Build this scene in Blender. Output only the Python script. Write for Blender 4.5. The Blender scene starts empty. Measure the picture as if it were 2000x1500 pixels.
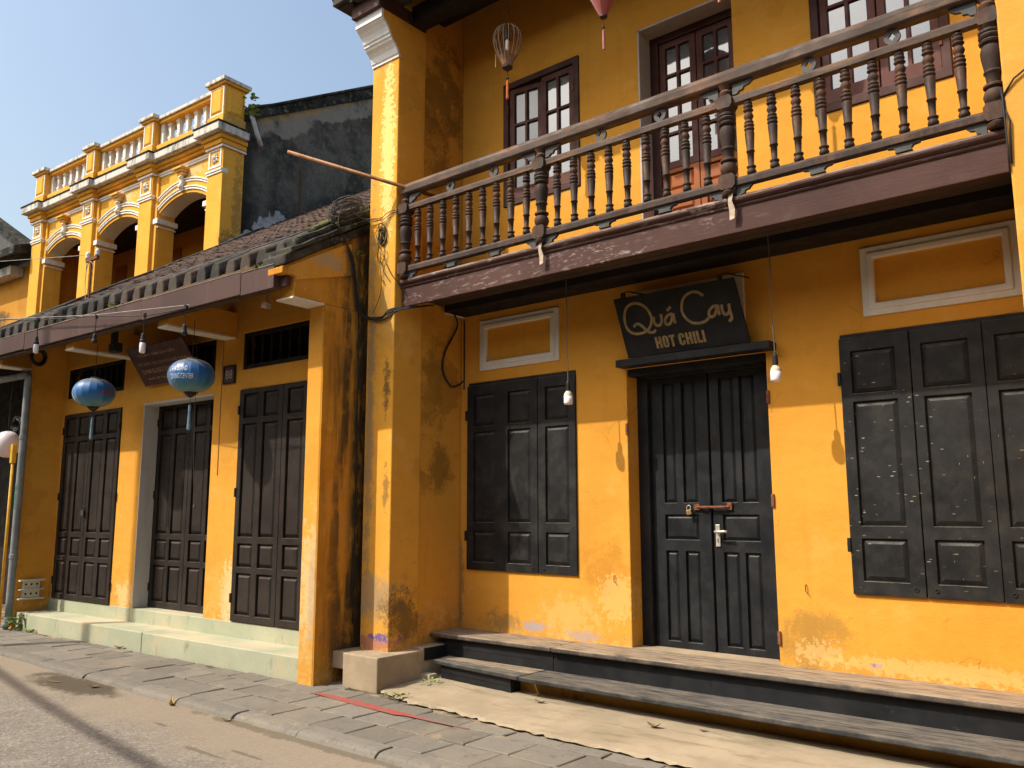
import bpy, bmesh, math, random
from mathutils import Vector, Matrix
random.seed(7)
S = bpy.context.scene
COL = S.collection

# ------------------------------------------------------------------ camera, sky, sun, exposure
cam_data = bpy.data.cameras.new("camera")
cam = bpy.data.objects.new("camera", cam_data)
COL.objects.link(cam)
yaw, pitch, roll = math.radians(39.59), math.radians(8.525), math.radians(-0.114)
fwd = Vector((-math.sin(yaw) * math.cos(pitch), math.cos(yaw) * math.cos(pitch), math.sin(pitch)))
rgt = Vector((math.cos(yaw), math.sin(yaw), 0))
upv = rgt.cross(fwd)
r2 = rgt * math.cos(roll) + upv * math.sin(roll)
u2 = -rgt * math.sin(roll) + upv * math.cos(roll)
cam.matrix_world = Matrix(((r2.x, u2.x, -fwd.x, 0), (r2.y, u2.y, -fwd.y, 0), (r2.z, u2.z, -fwd.z, 1.55), (0, 0, 0, 1)))
cam_data.sensor_width = 36
cam_data.lens = 1644.6 * 36 / 2000
cam_data.clip_start = 0.05
cam_data.clip_end = 2000
S.camera = cam

SUN_TRAVEL = Vector((0.66, 1.0, -1.34)).normalized()
sun_pos = -SUN_TRAVEL
world = bpy.data.worlds.new("World")
S.world = world
world.use_nodes = True
wn = world.node_tree
bgn = wn.nodes["Background"]
sky = wn.nodes.new("ShaderNodeTexSky")
sky.sky_type = 'NISHITA'
sky.sun_disc = False
sky.sun_elevation = math.asin(sun_pos.z)
sky.sun_rotation = math.atan2(sun_pos.x, sun_pos.y)
sky.altitude = 0
sky.air_density = 1.5
sky.dust_density = 4.5
sky.ozone_density = 1.0
wn.links.new(sky.outputs[0], bgn.inputs[0])
bgn.inputs[1].default_value = 0.15

sun_data = bpy.data.lights.new("sun", 'SUN')
sun_data.energy = 3.4
sun_data.angle = math.radians(0.55)
sun_data.color = (1.0, 0.93, 0.84)
sun = bpy.data.objects.new("sun", sun_data)
COL.objects.link(sun)
sun.rotation_euler = SUN_TRAVEL.to_track_quat('-Z', 'Y').to_euler()
sun.location = sun_pos * 40

S.view_settings.view_transform = 'Standard'
S.view_settings.look = 'None'
S.view_settings.gamma = 1
S.view_settings.use_curve_mapping = False
S.view_settings.exposure = 0.46

S.cycles.max_bounces = 6
S.cycles.diffuse_bounces = 3
S.cycles.glossy_bounces = 3
S.cycles.transmission_bounces = 2
S.cycles.caustics_reflective = False
S.cycles.caustics_refractive = False
S.cycles.use_adaptive_sampling = True
S.cycles.adaptive_threshold = 0.02

# ------------------------------------------------------------------ mesh helpers
class MB:
    def __init__(s):
        s.v = []; s.f = []
    def add(s, vs, fs):
        o = len(s.v); s.v += [tuple(p) for p in vs]; s.f += [tuple(i + o for i in f) for f in fs]
        return s
    def box(s, x0, x1, y0, y1, z0, z1):
        return s.add([(x0, y0, z0), (x1, y0, z0), (x1, y1, z0), (x0, y1, z0), (x0, y0, z1), (x1, y0, z1), (x1, y1, z1), (x0, y1, z1)],
                     [(3, 2, 1, 0), (4, 5, 6, 7), (0, 1, 5, 4), (1, 2, 6, 5), (2, 3, 7, 6), (3, 0, 4, 7)])
    def prism(s, poly, axis, a, b):
        n = len(poly)
        def P(p, t):
            return {'x': (t, p[0], p[1]), 'y': (p[0], t, p[1]), 'z': (p[0], p[1], t)}[axis]
        vs = [P(p, a) for p in poly] + [P(p, b) for p in poly]
        fs = [tuple(range(n - 1, -1, -1)), tuple(range(n, 2 * n))]
        fs += [(i, (i + 1) % n, n + (i + 1) % n, n + i) for i in range(n)]
        return s.add(vs, fs)
    def lathe(s, prof, n=16, c=(0, 0, 0)):
        vs = []; fs = []
        for r, z in prof:
            for k in range(n):
                a = 2 * math.pi * k / n
                vs.append((c[0] + r * math.cos(a), c[1] + r * math.sin(a), c[2] + z))
        m = len(prof)
        for i in range(m - 1):
            for k in range(n):
                fs.append((i * n + k, i * n + (k + 1) % n, (i + 1) * n + (k + 1) % n, (i + 1) * n + k))
        fs.append(tuple(range(n - 1, -1, -1))); fs.append(tuple((m - 1) * n + k for k in range(n)))
        return s.add(vs, fs)
    def tube(s, pts, r, n=6, flat=None):
        pts = [Vector(p) for p in pts]; m = len(pts); vs = []; fs = []
        rr = r if isinstance(r, (list, tuple)) else [r] * m
        prev = None
        for i, p in enumerate(pts):
            d = (pts[min(i + 1, m - 1)] - pts[max(i - 1, 0)]).normalized()
            if prev is None:
                up = Vector((0, 0, 1)) if abs(d.z) < 0.9 else Vector((1, 0, 0))
                a = d.cross(up).normalized()
            else:
                a = (prev - d * prev.dot(d)).normalized()
            prev = a; b = d.cross(a)
            for k in range(n):
                t = 2 * math.pi * k / n
                o = a * math.cos(t) * rr[i] + b * math.sin(t) * rr[i]
                if flat: o = o - flat[0] * o.dot(flat[0]) * flat[1]
                vs.append(p + o)
        for i in range(m - 1):
            for k in range(n):
                fs.append((i * n + k, i * n + (k + 1) % n, (i + 1) * n + (k + 1) % n, (i + 1) * n + k))
        fs.append(tuple(range(n - 1, -1, -1))); fs.append(tuple((m - 1) * n + k for k in range(n)))
        return s.add(vs, fs)
    def holed(s, x0, x1, z0, z1, y0, y1, holes, back=True):
        """slab facing -Y between y0 (front) and y1 with rectangular holes (xa,xb,za,zb)"""
        xs = sorted(set([x0, x1] + [h[0] for h in holes] + [h[1] for h in holes]))
        zs = sorted(set([z0, z1] + [h[2] for h in holes] + [h[3] for h in holes]))
        xs = [x for x in xs if x0 <= x <= x1]; zs = [z for z in zs if z0 <= z <= z1]
        idx = {}
        vs = []; fs = []
        def V(x, y, z):
            k = (round(x, 5), round(y, 5), round(z, 5))
            if k not in idx: idx[k] = len(vs); vs.append(k)
            return idx[k]
        nx, nz = len(xs) - 1, len(zs) - 1
        def solid(i, j):
            if i < 0 or j < 0 or i >= nx or j >= nz: return False
            cx, cz = (xs[i] + xs[i + 1]) / 2, (zs[j] + zs[j + 1]) / 2
            return not any(h[0] < cx < h[1] and h[2] < cz < h[3] for h in holes)
        for i in range(nx):
            for j in range(nz):
                if not solid(i, j): continue
                a, b, c, d = xs[i], xs[i + 1], zs[j], zs[j + 1]
                fs.append((V(a, y0, c), V(b, y0, c), V(b, y0, d), V(a, y0, d)))
                if back: fs.append((V(a, y1, d), V(b, y1, d), V(b, y1, c), V(a, y1, c)))
                if not solid(i - 1, j): fs.append((V(a, y1, c), V(a, y0, c), V(a, y0, d), V(a, y1, d)))
                if not solid(i + 1, j): fs.append((V(b, y0, c), V(b, y1, c), V(b, y1, d), V(b, y0, d)))
                if not solid(i, j - 1): fs.append((V(a, y1, c), V(b, y1, c), V(b, y0, c), V(a, y0, c)))
                if not solid(i, j + 1): fs.append((V(a, y0, d), V(b, y0, d), V(b, y1, d), V(a, y1, d)))
        return s.add(vs, fs)
    def raised(s, x0, x1, z0, z1, yb, yf, w, lip=0.0):
        """raised door panel: rectangle at depth yb sloping to a field at yf inset by w"""
        vs = [(x0, yb, z0), (x1, yb, z0), (x1, yb, z1), (x0, yb, z1)]
        a = lip
        vs += [(x0 + a, yb, z0 + a), (x1 - a, yb, z0 + a), (x1 - a, yb, z1 - a), (x0 + a, yb, z1 - a)]
        vs += [(x0 + w, yf, z0 + w), (x1 - w, yf, z0 + w), (x1 - w, yf, z1 - w), (x0 + w, yf, z1 - w)]
        fs = []
        for o in (0, 4):
            for k in range(4):
                fs.append((o + k, o + (k + 1) % 4, o + 4 + (k + 1) % 4, o + 4 + k))
        fs.append((8, 9, 10, 11))
        return s.add(vs, fs)
    def mesh(s, name, off=(0, 0, 0), smooth=False):
        me = bpy.data.meshes.new(name)
        me.from_pydata([(p[0] - off[0], p[1] - off[1], p[2] - off[2]) for p in s.v], [], s.f)
        me.update()
        if smooth:
            me.polygons.foreach_set("use_smooth", [True] * len(me.polygons))
        return me

OFF = {}      # root object name -> origin in its frame

def link(o, parent=None):
    COL.objects.link(o)
    if parent is not None: o.parent = parent
    return o

class Frame:
    def __init__(s, o, deg):
        s.o = Vector((o[0], o[1], 0)); s.a = math.radians(deg)
    def w(s, p):
        c, t = math.cos(s.a), math.sin(s.a)
        return Vector((s.o.x + p[0] * c - p[1] * t, s.o.y + p[0] * t + p[1] * c, p[2]))
WF = Frame((0, 0), 0)
LF = Frame((-6.37, 4.90), 2.2)          # the low house on the left
AF = Frame((-13.084, 7.744), 3.5)       # the arcaded house behind it

def tag(o, label=None, cat=None, group=None, kind=None):
    if label: o["label"] = label
    if cat: o["category"] = cat
    if group: o["group"] = group
    if kind: o["kind"] = kind
    return o

def thing(name, label, cat, base=(0, 0, 0), frame=WF, group=None):
    o = bpy.data.objects.new(name, None)
    o.empty_display_size = 0.2
    o.location = frame.w(base); o.rotation_euler = (0, 0, frame.a)
    link(o); OFF[o.name] = tuple(base)
    return tag(o, label, cat, group)

def off_of(parent):
    while parent is not None and parent.name not in OFF: parent = parent.parent
    return OFF[parent.name] if parent is not None else (0, 0, 0)

def bevel(o, w, seg=2, ang=35):
    m = o.modifiers.new("bevel", 'BEVEL'); m.width = w; m.segments = seg
    m.limit_method = 'ANGLE'; m.angle_limit = math.radians(ang); m.harden_normals = False
    return o

def part(name, mb, mat, parent, smooth=False, bev=0, seg=2, label=None):
    me = mb.mesh(name, off_of(parent), smooth)
    me.materials.append(mat)
    o = link(bpy.data.objects.new(name, me), parent)
    if bev: bevel(o, bev, seg)
    if label: o["label"] = label
    return o

def inst(name, me, pos, parent, rotz=0, scale=None, rot=None):
    """an object sharing mesh data, placed at a position given in the parent's frame"""
    o = link(bpy.data.objects.new(name, me), parent)
    of = off_of(parent)
    o.location = (pos[0] - of[0], pos[1] - of[1], pos[2] - of[2])
    o.rotation_euler = rot if rot else (0, 0, rotz)
    if scale: o.scale = scale
    return o

def solo(name, mb, mat, label, cat, base, frame=WF, smooth=False, bev=0, group=None):
    """a thing that is one mesh"""
    me = mb.mesh(name, base, smooth); me.materials.append(mat)
    o = bpy.data.objects.new(name, me)
    o.location = frame.w(base); o.rotation_euler = (0, 0, frame.a)
    link(o); OFF[o.name] = tuple(base)
    if bev: bevel(o, bev)
    return tag(o, label, cat, group)

def mesh_of(mb, name, mat, smooth=False):
    me = mb.mesh(name, (0, 0, 0), smooth); me.materials.append(mat); return me

def smooth_pts(pts, sub=6, closed=False):
    P = [Vector(p) for p in pts]; n = len(P); out = []
    for i in range(n if closed else n - 1):
        p0 = P[i - 1] if (i > 0 or closed) else P[i]
        p1 = P[i]; p2 = P[(i + 1) % n]
        p3 = P[(i + 2) % n] if (i + 2 < n or closed) else p2
        for k in range(sub):
            t = k / sub
            out.append(0.5 * ((2 * p1) + (-p0 + p2) * t + (2 * p0 - 5 * p1 + 4 * p2 - p3) * t * t + (-p0 + 3 * p1 - 3 * p2 + p3) * t ** 3))
    out.append(P[0] if closed else P[-1])
    return out

def text_mb(body, height, width=None, extrude=0.002, bold=0.0):
    """flat lettering in the XZ plane (facing -Y), lower left corner at the origin, fitted to height and width"""
    cu = bpy.data.curves.new("lettering", 'FONT'); cu.body = body; cu.size = 1.0; cu.offset = bold; cu.resolution_u = 3
    ob = bpy.data.objects.new("lettering", cu); COL.objects.link(ob)
    me = bpy.data.meshes.new_from_object(ob)
    mb = MB()
    if len(me.vertices):
        xs = [v.co.x for v in me.vertices]; ys = [v.co.y for v in me.vertices]
        x0, x1, y0, y1 = min(xs), max(xs), min(ys), max(ys)
        sy = height / (y1 - y0); sx = (width / (x1 - x0)) if width else sy
        n = len(me.vertices)
        fl = [((v.co.x - x0) * sx, (v.co.y - y0) * sy) for v in me.vertices]
        vs = [(x, -extrude, y) for x, y in fl]
        mb.add(vs, [tuple(p.vertices) for p in me.polygons])
        mb.size = ((x1 - x0) * sx, height)
    bpy.data.objects.remove(ob); bpy.data.curves.remove(cu); bpy.data.meshes.remove(me)
    return mb

# ------------------------------------------------------------------ material helpers
class NT:
    def __init__(s, name):
        s.m = bpy.data.materials.new(name); s.m.use_nodes = True
        s.t = s.m.node_tree; s.n = s.t.nodes; s.l = s.t.links
        s.b = s.n["Principled BSDF"]
        s._co = None; s.cache = {}
    def put(s, sock, v):
        if isinstance(v, bpy.types.NodeSocket): s.l.new(v, sock)
        elif v is not None:
            if isinstance(v, (tuple, list)) and len(v) == 3 and sock.type == 'RGBA': v = (*v, 1)
            sock.default_value = v
    def co(s):
        if s._co is None:
            s._co = s.n.new("ShaderNodeTexCoord").outputs["Object"]
        return s._co
    def xyz(s):
        if not hasattr(s, '_xyz'):
            x = s.n.new("ShaderNodeSeparateXYZ"); s.l.new(s.co(), x.inputs[0]); s._xyz = x.outputs
        return s._xyz
    def map(s, scale=(1, 1, 1), loc=(0, 0, 0), rot=(0, 0, 0), vec=None):
        key = ('m', tuple(scale), tuple(loc), tuple(rot), vec.node.name if vec else None)
        if key in s.cache: return s.cache[key]
        s.cache[key] = s._map(scale, loc, rot, vec); return s.cache[key]
    def _map(s, scale, loc, rot, vec):
        m = s.n.new("ShaderNodeMapping"); s.l.new(vec or s.co(), m.inputs[0])
        m.inputs["Scale"].default_value = scale; m.inputs["Location"].default_value = loc; m.inputs["Rotation"].default_value = rot
        return m.outputs[0]
    def noise(s, scale, detail=4, rough=0.55, vec=None, dist=0.0):
        detail = min(detail, 4)
        key = ('n', scale, detail, rough, vec.node.name if vec else None, dist)
        if key in s.cache: return s.cache[key]
        s.cache[key] = s._noise(scale, detail, rough, vec, dist); return s.cache[key]
    def _noise(s, scale, detail, rough, vec, dist):
        t = s.n.new("ShaderNodeTexNoise"); s.l.new(vec or s.co(), t.inputs["Vector"])
        t.inputs["Scale"].default_value = scale; t.inputs["Detail"].default_value = detail
        t.inputs["Roughness"].default_value = rough; t.inputs["Distortion"].default_value = dist
        return t.outputs["Fac"]
    def voro(s, scale, vec=None, feature='F1', out="Distance", rnd=1.0):
        t = s.n.new("ShaderNodeTexVoronoi"); s.l.new(vec or s.co(), t.inputs["Vector"]); t.feature = feature
        t.inputs["Scale"].default_value = scale; t.inputs["Randomness"].default_value = rnd
        return t.outputs[out]
    def math(s, op, a, b=None, c=None, clamp=False):
        t = s.n.new("ShaderNodeMath"); t.operation = op; t.use_clamp = clamp
        s.put(t.inputs[0], a)
        if b is not None: s.put(t.inputs[1], b)
        if c is not None: s.put(t.inputs[2], c)
        return t.outputs[0]
    def rng(s, v, a, b, c=0.0, d=1.0, smooth=True):
        t = s.n.new("ShaderNodeMapRange"); t.interpolation_type = 'SMOOTHSTEP' if smooth else 'LINEAR'
        s.put(t.inputs[0], v); t.inputs[1].default_value = a; t.inputs[2].default_value = b
        t.inputs[3].default_value = c; t.inputs[4].default_value = d
        return t.outputs[0]
    def mix(s, f, a, b, mode='MIX'):
        t = s.n.new("ShaderNodeMix"); t.data_type = 'RGBA'; t.blend_type = mode
        s.put(t.inputs[0], f); s.put(t.inputs[6], a); s.put(t.inputs[7], b)
        return t.outputs[2]
    def bump(s, h, strength=0.3, dist=0.01, nrm=None):
        t = s.n.new("ShaderNodeBump"); t.inputs["Strength"].default_value = strength; t.inputs["Distance"].default_value = dist
        s.put(t.inputs["Height"], h)
        if nrm: s.l.new(nrm, t.inputs["Normal"])
        return t.outputs[0]
    def rand(s):
        return s.n.new("ShaderNodeObjectInfo").outputs["Random"]
    def upness(s):
        g = s.n.new("ShaderNodeNewGeometry"); x = s.n.new("ShaderNodeSeparateXYZ"); s.l.new(g.outputs["Normal"], x.inputs[0])
        return x.outputs[2]
    def blob(s, c, r, k=1.0, nscale=4.0, soft=0.6, detail=4):
        """irregular patch: 1 inside an ellipsoid with a ragged, broken edge"""
        v = s.map(loc=(-c[0] / r[0], -c[1] / r[1], -c[2] / r[2]), scale=(1 / r[0], 1 / r[1], 1 / r[2]))
        L = s.n.new("ShaderNodeVectorMath"); L.operation = 'LENGTH'; s.l.new(v, L.inputs[0])
        d = s.math('SUBTRACT', 1.0, L.outputs["Value"])
        q = 5.0 if nscale < 7 else (10.0 if nscale < 13 else 20.0)
        n = s.math('MULTIPLY', s.math('SUBTRACT', s.noise(q, 4, 0.7), 0.5), 2.4 * k)
        n2 = s.math('MULTIPLY', s.math('SUBTRACT', s.noise(45, 3, 0.7), 0.5), 1.1 * k)
        return s.rng(s.math('ADD', s.math('ADD', d, n), n2), 0.02, soft)
    def out(s, col, rough=0.8, spec=0.3, nrm=None, metal=None, trans=None):
        s.put(s.b.inputs["Base Color"], col); s.put(s.b.inputs["Roughness"], rough)
        s.b.inputs["Specular IOR Level"].default_value = spec
        if nrm: s.l.new(nrm, s.b.inputs["Normal"])
        if metal is not None: s.put(s.b.inputs["Metallic"], metal)
        return s.m

def plaster(name, c1, c2, fade=0.35, damp=0.25, streak=0.0, streak_x=None, wear_z=None, wear_h=0.35, blobs=(), specks=0.0, off=(0, 0, 0)):
    t = NT(name)
    x, y, z = t.xyz()
    col = t.mix(t.rng(t.noise(0.9, 3), 0.35, 0.68), c1, c2)
    mott = t.rng(t.noise(0.55, 4, 0.6, vec=t.map(loc=(2, 7, 3))), 0.3, 0.7)
    col = t.mix(t.math('MULTIPLY', mott, 0.28), col, tuple(min(1, a * 0.86 + b) for a, b in zip(c1, (0.10, 0.085, 0.02))))
    brush = t.rng(t.noise(2.0, 4, 0.7, vec=t.map(scale=(1.2, 1.2, 5.0), rot=(0.1, 0.12, 0), loc=(1, 9, 4))), 0.35, 0.70)
    col = t.mix(t.math('MULTIPLY', brush, 0.16), col, tuple(a * 0.74 for a in c2))
    # pale washed-out patches
    cream = tuple(min(1, a * 0.75 + b * 0.25) for a, b in zip(c1, (0.85, 0.62, 0.3)))
    n1 = t.noise(2.1, 6, 0.62)
    col = t.mix(t.math('MULTIPLY', t.rng(n1, 0.56, 0.66), fade), col, cream)
    # old damp tide marks
    dk = tuple(a * 0.62 for a in c2)
    n2 = t.noise(1.5, 7, 0.6, vec=t.map(loc=(13, 5, 2)))
    col = t.mix(t.math('MULTIPLY', t.rng(n2, 0.57, 0.62), damp), col, dk)
    col = t.mix(t.math('MULTIPLY', t.rng(t.noise(9, 5, 0.7), 0.45, 0.75), 0.14), col, dk)
    # rain runs
    run = t.rng(t.noise(1.0, 5, 0.6, vec=t.map(scale=(9, 9, 0.45))), 0.52, 0.78)
    col = t.mix(t.math('MULTIPLY', run, 0.16), col, dk)
    bh = t.noise(70, 3)
    if specks:
        sp = t.rng(t.noise(14, 4, 0.75, vec=t.map(scale=(1.3, 1.3, 0.7))), 0.63 - 0.08 * specks, 0.72 - 0.08 * specks)
        col = t.mix(t.math('MULTIPLY', sp, 0.5), col, (0.80, 0.55, 0.20))
    if streak > 0:
        sn = t.noise(1.0, 6, 0.65, vec=t.map(scale=(7, 7, 0.7), loc=(3, 1, 0)))
        bn = t.noise(2.2, 6, 0.7, vec=t.map(loc=(7, 7, 1)))
        m = t.math('MULTIPLY', t.rng(sn, 0.40, 0.58), t.rng(bn, 0.26, 0.52))
        if streak_x is not None:
            ax, a, b = streak_x
            m = t.math('MULTIPLY', m, t.rng((x, y, z)[ax], a, b))
            m2 = t.rng((x, y, z)[ax], b - (b - a) * 0.12, b + (b - a) * 0.18)
            m2 = t.math('MULTIPLY', m2, t.rng(t.noise(3.0, 5, 0.7, vec=t.map(scale=(3, 3, 0.8))), 0.36, 0.55))
            m = t.math('MAXIMUM', m, m2)
        col = t.mix(t.math('MULTIPLY', m, streak), col, (0.045, 0.038, 0.022))
    if wear_z is not None:
        edge = t.math('ADD', z, t.math('MULTIPLY', t.math('SUBTRACT', t.noise(3.5, 6, 0.65), 0.5), wear_h * 1.9))
        w = t.rng(edge, wear_z + wear_h * 1.3, wear_z - wear_h * 0.2)
        wc = t.mix(t.rng(t.noise(10, 4, 0.7), 0.45, 0.62), tuple(a * 0.72 + 0.02 for a in c1), (0.70, 0.46, 0.17))
        wc = t.mix(t.rng(t.noise(5, 4, 0.7), 0.56, 0.66), wc, (0.24, 0.15, 0.06))
        fine = t.rng(t.noise(45, 3, 0.7), 0.30, 0.62)
        col = t.mix(t.math('MULTIPLY', t.math('MULTIPLY', w, fine), 0.8), col, wc)
    # sparse hairline cracks
    wob = t.n.new("ShaderNodeTexNoise"); t.l.new(t.co(), wob.inputs["Vector"]); wob.inputs["Scale"].default_value = 3.0; wob.inputs["Detail"].default_value = 3
    vm = t.n.new("ShaderNodeVectorMath"); vm.operation = 'MULTIPLY_ADD'; t.l.new(wob.outputs["Color"], vm.inputs[0]); vm.inputs[1].default_value = (0.5, 0.5, 0.5); t.l.new(t.co(), vm.inputs[2])
    ce = t.voro(1.7, vec=vm.outputs[0], feature='DISTANCE_TO_EDGE')
    cm = t.math('MULTIPLY', t.rng(ce, 0.007, 0.002), t.rng(t.noise(0.9, 4, 0.6), 0.55, 0.63))
    col = t.mix(t.math('MULTIPLY', cm, 0.5), col, (0.16, 0.10, 0.04))
    for (c, r, bc, k, ns, amt) in blobs:
        c = (c[0] - off[0], c[1] - off[1], c[2] - off[2])
        col = t.mix(t.math('MULTIPLY', t.blob(c, r, k, ns, 0.75 if ns < 13 else 0.25), amt), col, bc)
    h = t.math('ADD', t.math('MULTIPLY', bh, 0.30), t.math('MULTIPLY', t.noise(5, 4, 0.7), 1.5))
    return t.out(col, 0.9, 0.15, t.bump(h, 0.35, 0.012))

def paint_wood(name, base, dust=0.25, dustc=(0.30, 0.26, 0.20), scratch=0.0, rough=0.55, top_dust=0.7, grain=(2, 2, 26), worn=None, wornamt=0.0):
    t = NT(name)
    g = t.noise(3.0, 5, 0.6, vec=t.map(scale=grain if grain[2] < grain[0] else (grain[2], grain[2], grain[0])))
    col = t.mix(t.rng(t.noise(1.3, 4), 0.3, 0.7), base, tuple(c * 1.45 + 0.004 for c in base))
    if worn:
        wm = t.math('MULTIPLY', t.rng(t.noise(4.5, 6, 0.75, vec=t.map(scale=(0.5, 3, 3) if grain[0] > grain[2] else (1.5, 1.5, 0.8), loc=(2, 3, 4))), 0.46, 0.72), wornamt)
        col = t.mix(wm, col, worn)
    d = t.rng(t.noise(5.5, 6, 0.68), 0.38, 0.8)
    col = t.mix(t.math('MULTIPLY', d, dust * 0.55), col, dustc)
    fine = t.rng(t.noise(120, 3, 0.7), 0.56, 0.74)
    col = t.mix(t.math('MULTIPLY', fine, dust * 0.5), col, dustc)
    up = t.rng(t.upness(), 0.25, 0.8)
    upn = t.math('MULTIPLY', up, t.rng(t.noise(3.0, 4, 0.7, vec=t.map(scale=(1.2, 9, 9) if grain[0] > grain[2] else (3, 3, 3))), 0.28, 0.62))
    col = t.mix(t.math('MULTIPLY', upn, top_dust), col, dustc)
    if scratch > 0:
        for k, (sc, rt, sz) in enumerate((((10, 10, 42), (0.2, 0.5, 0.2), 0.10), ((9, 9, 30), (0.7, -0.6, 0.6), 0.075), ((46, 46, 13), (0.1, 0.25, 0.5), 0.07))):
            v = t.voro(1.0, vec=t.map(scale=sc, rot=rt))
            cell = t.voro(1.0, vec=t.map(scale=sc, rot=rt), out="Color")
            bw = t.n.new("ShaderNodeRGBToBW"); t.l.new(cell, bw.inputs[0])
            keep = t.rng(bw.outputs[0], 0.50, 0.75)
            sel = t.rng(t.noise(1.3, 4, vec=t.map(loc=(k * 5, 2, 1))), 0.46, 0.66)
            m = t.math('MULTIPLY', t.math('MULTIPLY', t.rng(v, sz + 0.05, sz), sel), keep)
            col = t.mix(t.math('MULTIPLY', m, scratch), col, (0.42, 0.37, 0.28))
    r = t.rng(t.noise(7, 4), 0.3, 0.7, rough - 0.1, rough + 0.18)
    return t.out(col, r, 0.2, t.bump(g, 0.22, 0.005))

# ------------------------------------------------------------------ materials
Y1, Y2 = (0.73, 0.348, 0.047), (0.68, 0.304, 0.038)
HB = (-3.3, 6.3, 0.0)                    # base of the balcony house
M = {}
M['facade'] = plaster("facade_plaster", Y1, Y2, 0.30, 0.14, wear_z=0.40, wear_h=0.13, off=HB, blobs=[
    ((-4.55, 6.3, 0.60), (0.50, 0.4, 0.26), (0.72, 0.47, 0.17), 1.1, 9, 0.45),
    ((-4.95, 6.3, 0.49), (0.15, 0.4, 0.05), (0.36, 0.34, 0.36), 1.2, 20, 0.8),
    ((-4.40, 6.3, 0.455), (0.20, 0.4, 0.045), (0.40, 0.33, 0.32), 1.3, 20, 0.7),
    ((-4.18, 6.3, 1.05), (0.30, 0.4, 0.32), (0.48, 0.205, 0.024), 1.3, 5, 0.6),
    ((-4.05, 6.3, 0.80), (0.20, 0.4, 0.22), (0.74, 0.47, 0.15), 1.3, 20, 0.6),
    ((-2.36, 6.3, 0.60), (0.34, 0.4, 0.32), (0.30, 0.18, 0.045), 1.1, 5, 0.65),
    ((-2.32, 6.3, 0.52), (0.18, 0.4, 0.09), (0.76, 0.50, 0.19), 1.6, 20, 0.5),
    ((-1.93, 6.3, 0.475), (0.05, 0.4, 0.02), (0.10, 0.12, 0.45), 1.0, 20, 0.85),
    ((-1.5, 6.3, 0.48), (0.8, 0.4, 0.07), (0.74, 0.47, 0.16), 1.3, 20, 0.55),
    ((-1.3, 6.3, 0.70), (0.9, 0.4, 0.22), (0.64, 0.30, 0.035), 1.2, 9, 0.45),
    ((-5.35, 6.3, 0.50), (0.30, 0.4, 0.13), (0.15, 0.11, 0.06), 1.2, 9, 0.55),
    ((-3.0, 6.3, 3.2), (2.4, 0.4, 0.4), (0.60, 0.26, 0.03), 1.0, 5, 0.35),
    ((-5.88, 6.3, 0.8), (0.06, 0.4, 0.6), (0.14, 0.10, 0.05), 1.0, 8, 0.6)])
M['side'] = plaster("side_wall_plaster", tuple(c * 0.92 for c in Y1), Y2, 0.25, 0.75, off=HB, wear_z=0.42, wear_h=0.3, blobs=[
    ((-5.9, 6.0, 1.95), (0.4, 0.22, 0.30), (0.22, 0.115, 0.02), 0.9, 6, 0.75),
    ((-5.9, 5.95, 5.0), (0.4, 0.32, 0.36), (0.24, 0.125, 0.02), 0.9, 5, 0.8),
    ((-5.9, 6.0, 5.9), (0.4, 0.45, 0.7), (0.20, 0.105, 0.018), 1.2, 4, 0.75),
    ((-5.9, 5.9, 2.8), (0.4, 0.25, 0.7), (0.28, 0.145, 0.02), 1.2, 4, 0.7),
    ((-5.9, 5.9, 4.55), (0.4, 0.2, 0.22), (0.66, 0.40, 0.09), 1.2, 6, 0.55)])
M['pillar'] = plaster("pillar_plaster", (0.78, 0.37, 0.045), Y1, 0.5, 0.25, off=HB, wear_z=0.28, wear_h=0.35, blobs=[
    ((-6.02, 5.345, 5.1), (0.10, 0.3, 1.1), (0.92, 0.66, 0.24), 1.3, 13, 0.8),
    ((-6.0, 5.345, 3.55), (0.14, 0.3, 0.55), (0.52, 0.33, 0.10), 1.1, 9, 0.7),
    ((-5.97, 5.345, 2.75), (0.07, 0.3, 0.34), (0.07, 0.055, 0.03), 1.0, 11, 0.8),
    ((-5.95, 5.345, 1.75), (0.05, 0.3, 0.28), (0.10, 0.08, 0.04), 1.1, 12, 0.6),
    ((-6.2, 5.345, 2.5), (0.09, 0.3, 2.6), (0.26, 0.20, 0.11), 0.9, 6, 0.75),
    ((-6.1, 5.345, 0.75), (0.4, 0.4, 0.30), (0.30, 0.25, 0.16), 0.9, 8, 0.7),
    ((-5.88, 5.55, 0.55), (0.2, 0.3, 0.35), (0.10, 0.065, 0.025), 1.0, 6, 0.75),
    ((-6.1, 5.345, 0.35), (0.4, 0.2, 0.07), (0.40, 0.16, 0.14), 1.0, 18, 0.75),
    ((-6.02, 5.345, 0.40), (0.14, 0.2, 0.035), (0.08, 0.09, 0.34), 1.6, 22, 0.75)])
M['pillar_r'] = plaster("right_pillar_plaster", (0.72, 0.34, 0.05), (0.62, 0.30, 0.06), 0.8, 0.4, off=HB)
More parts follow.
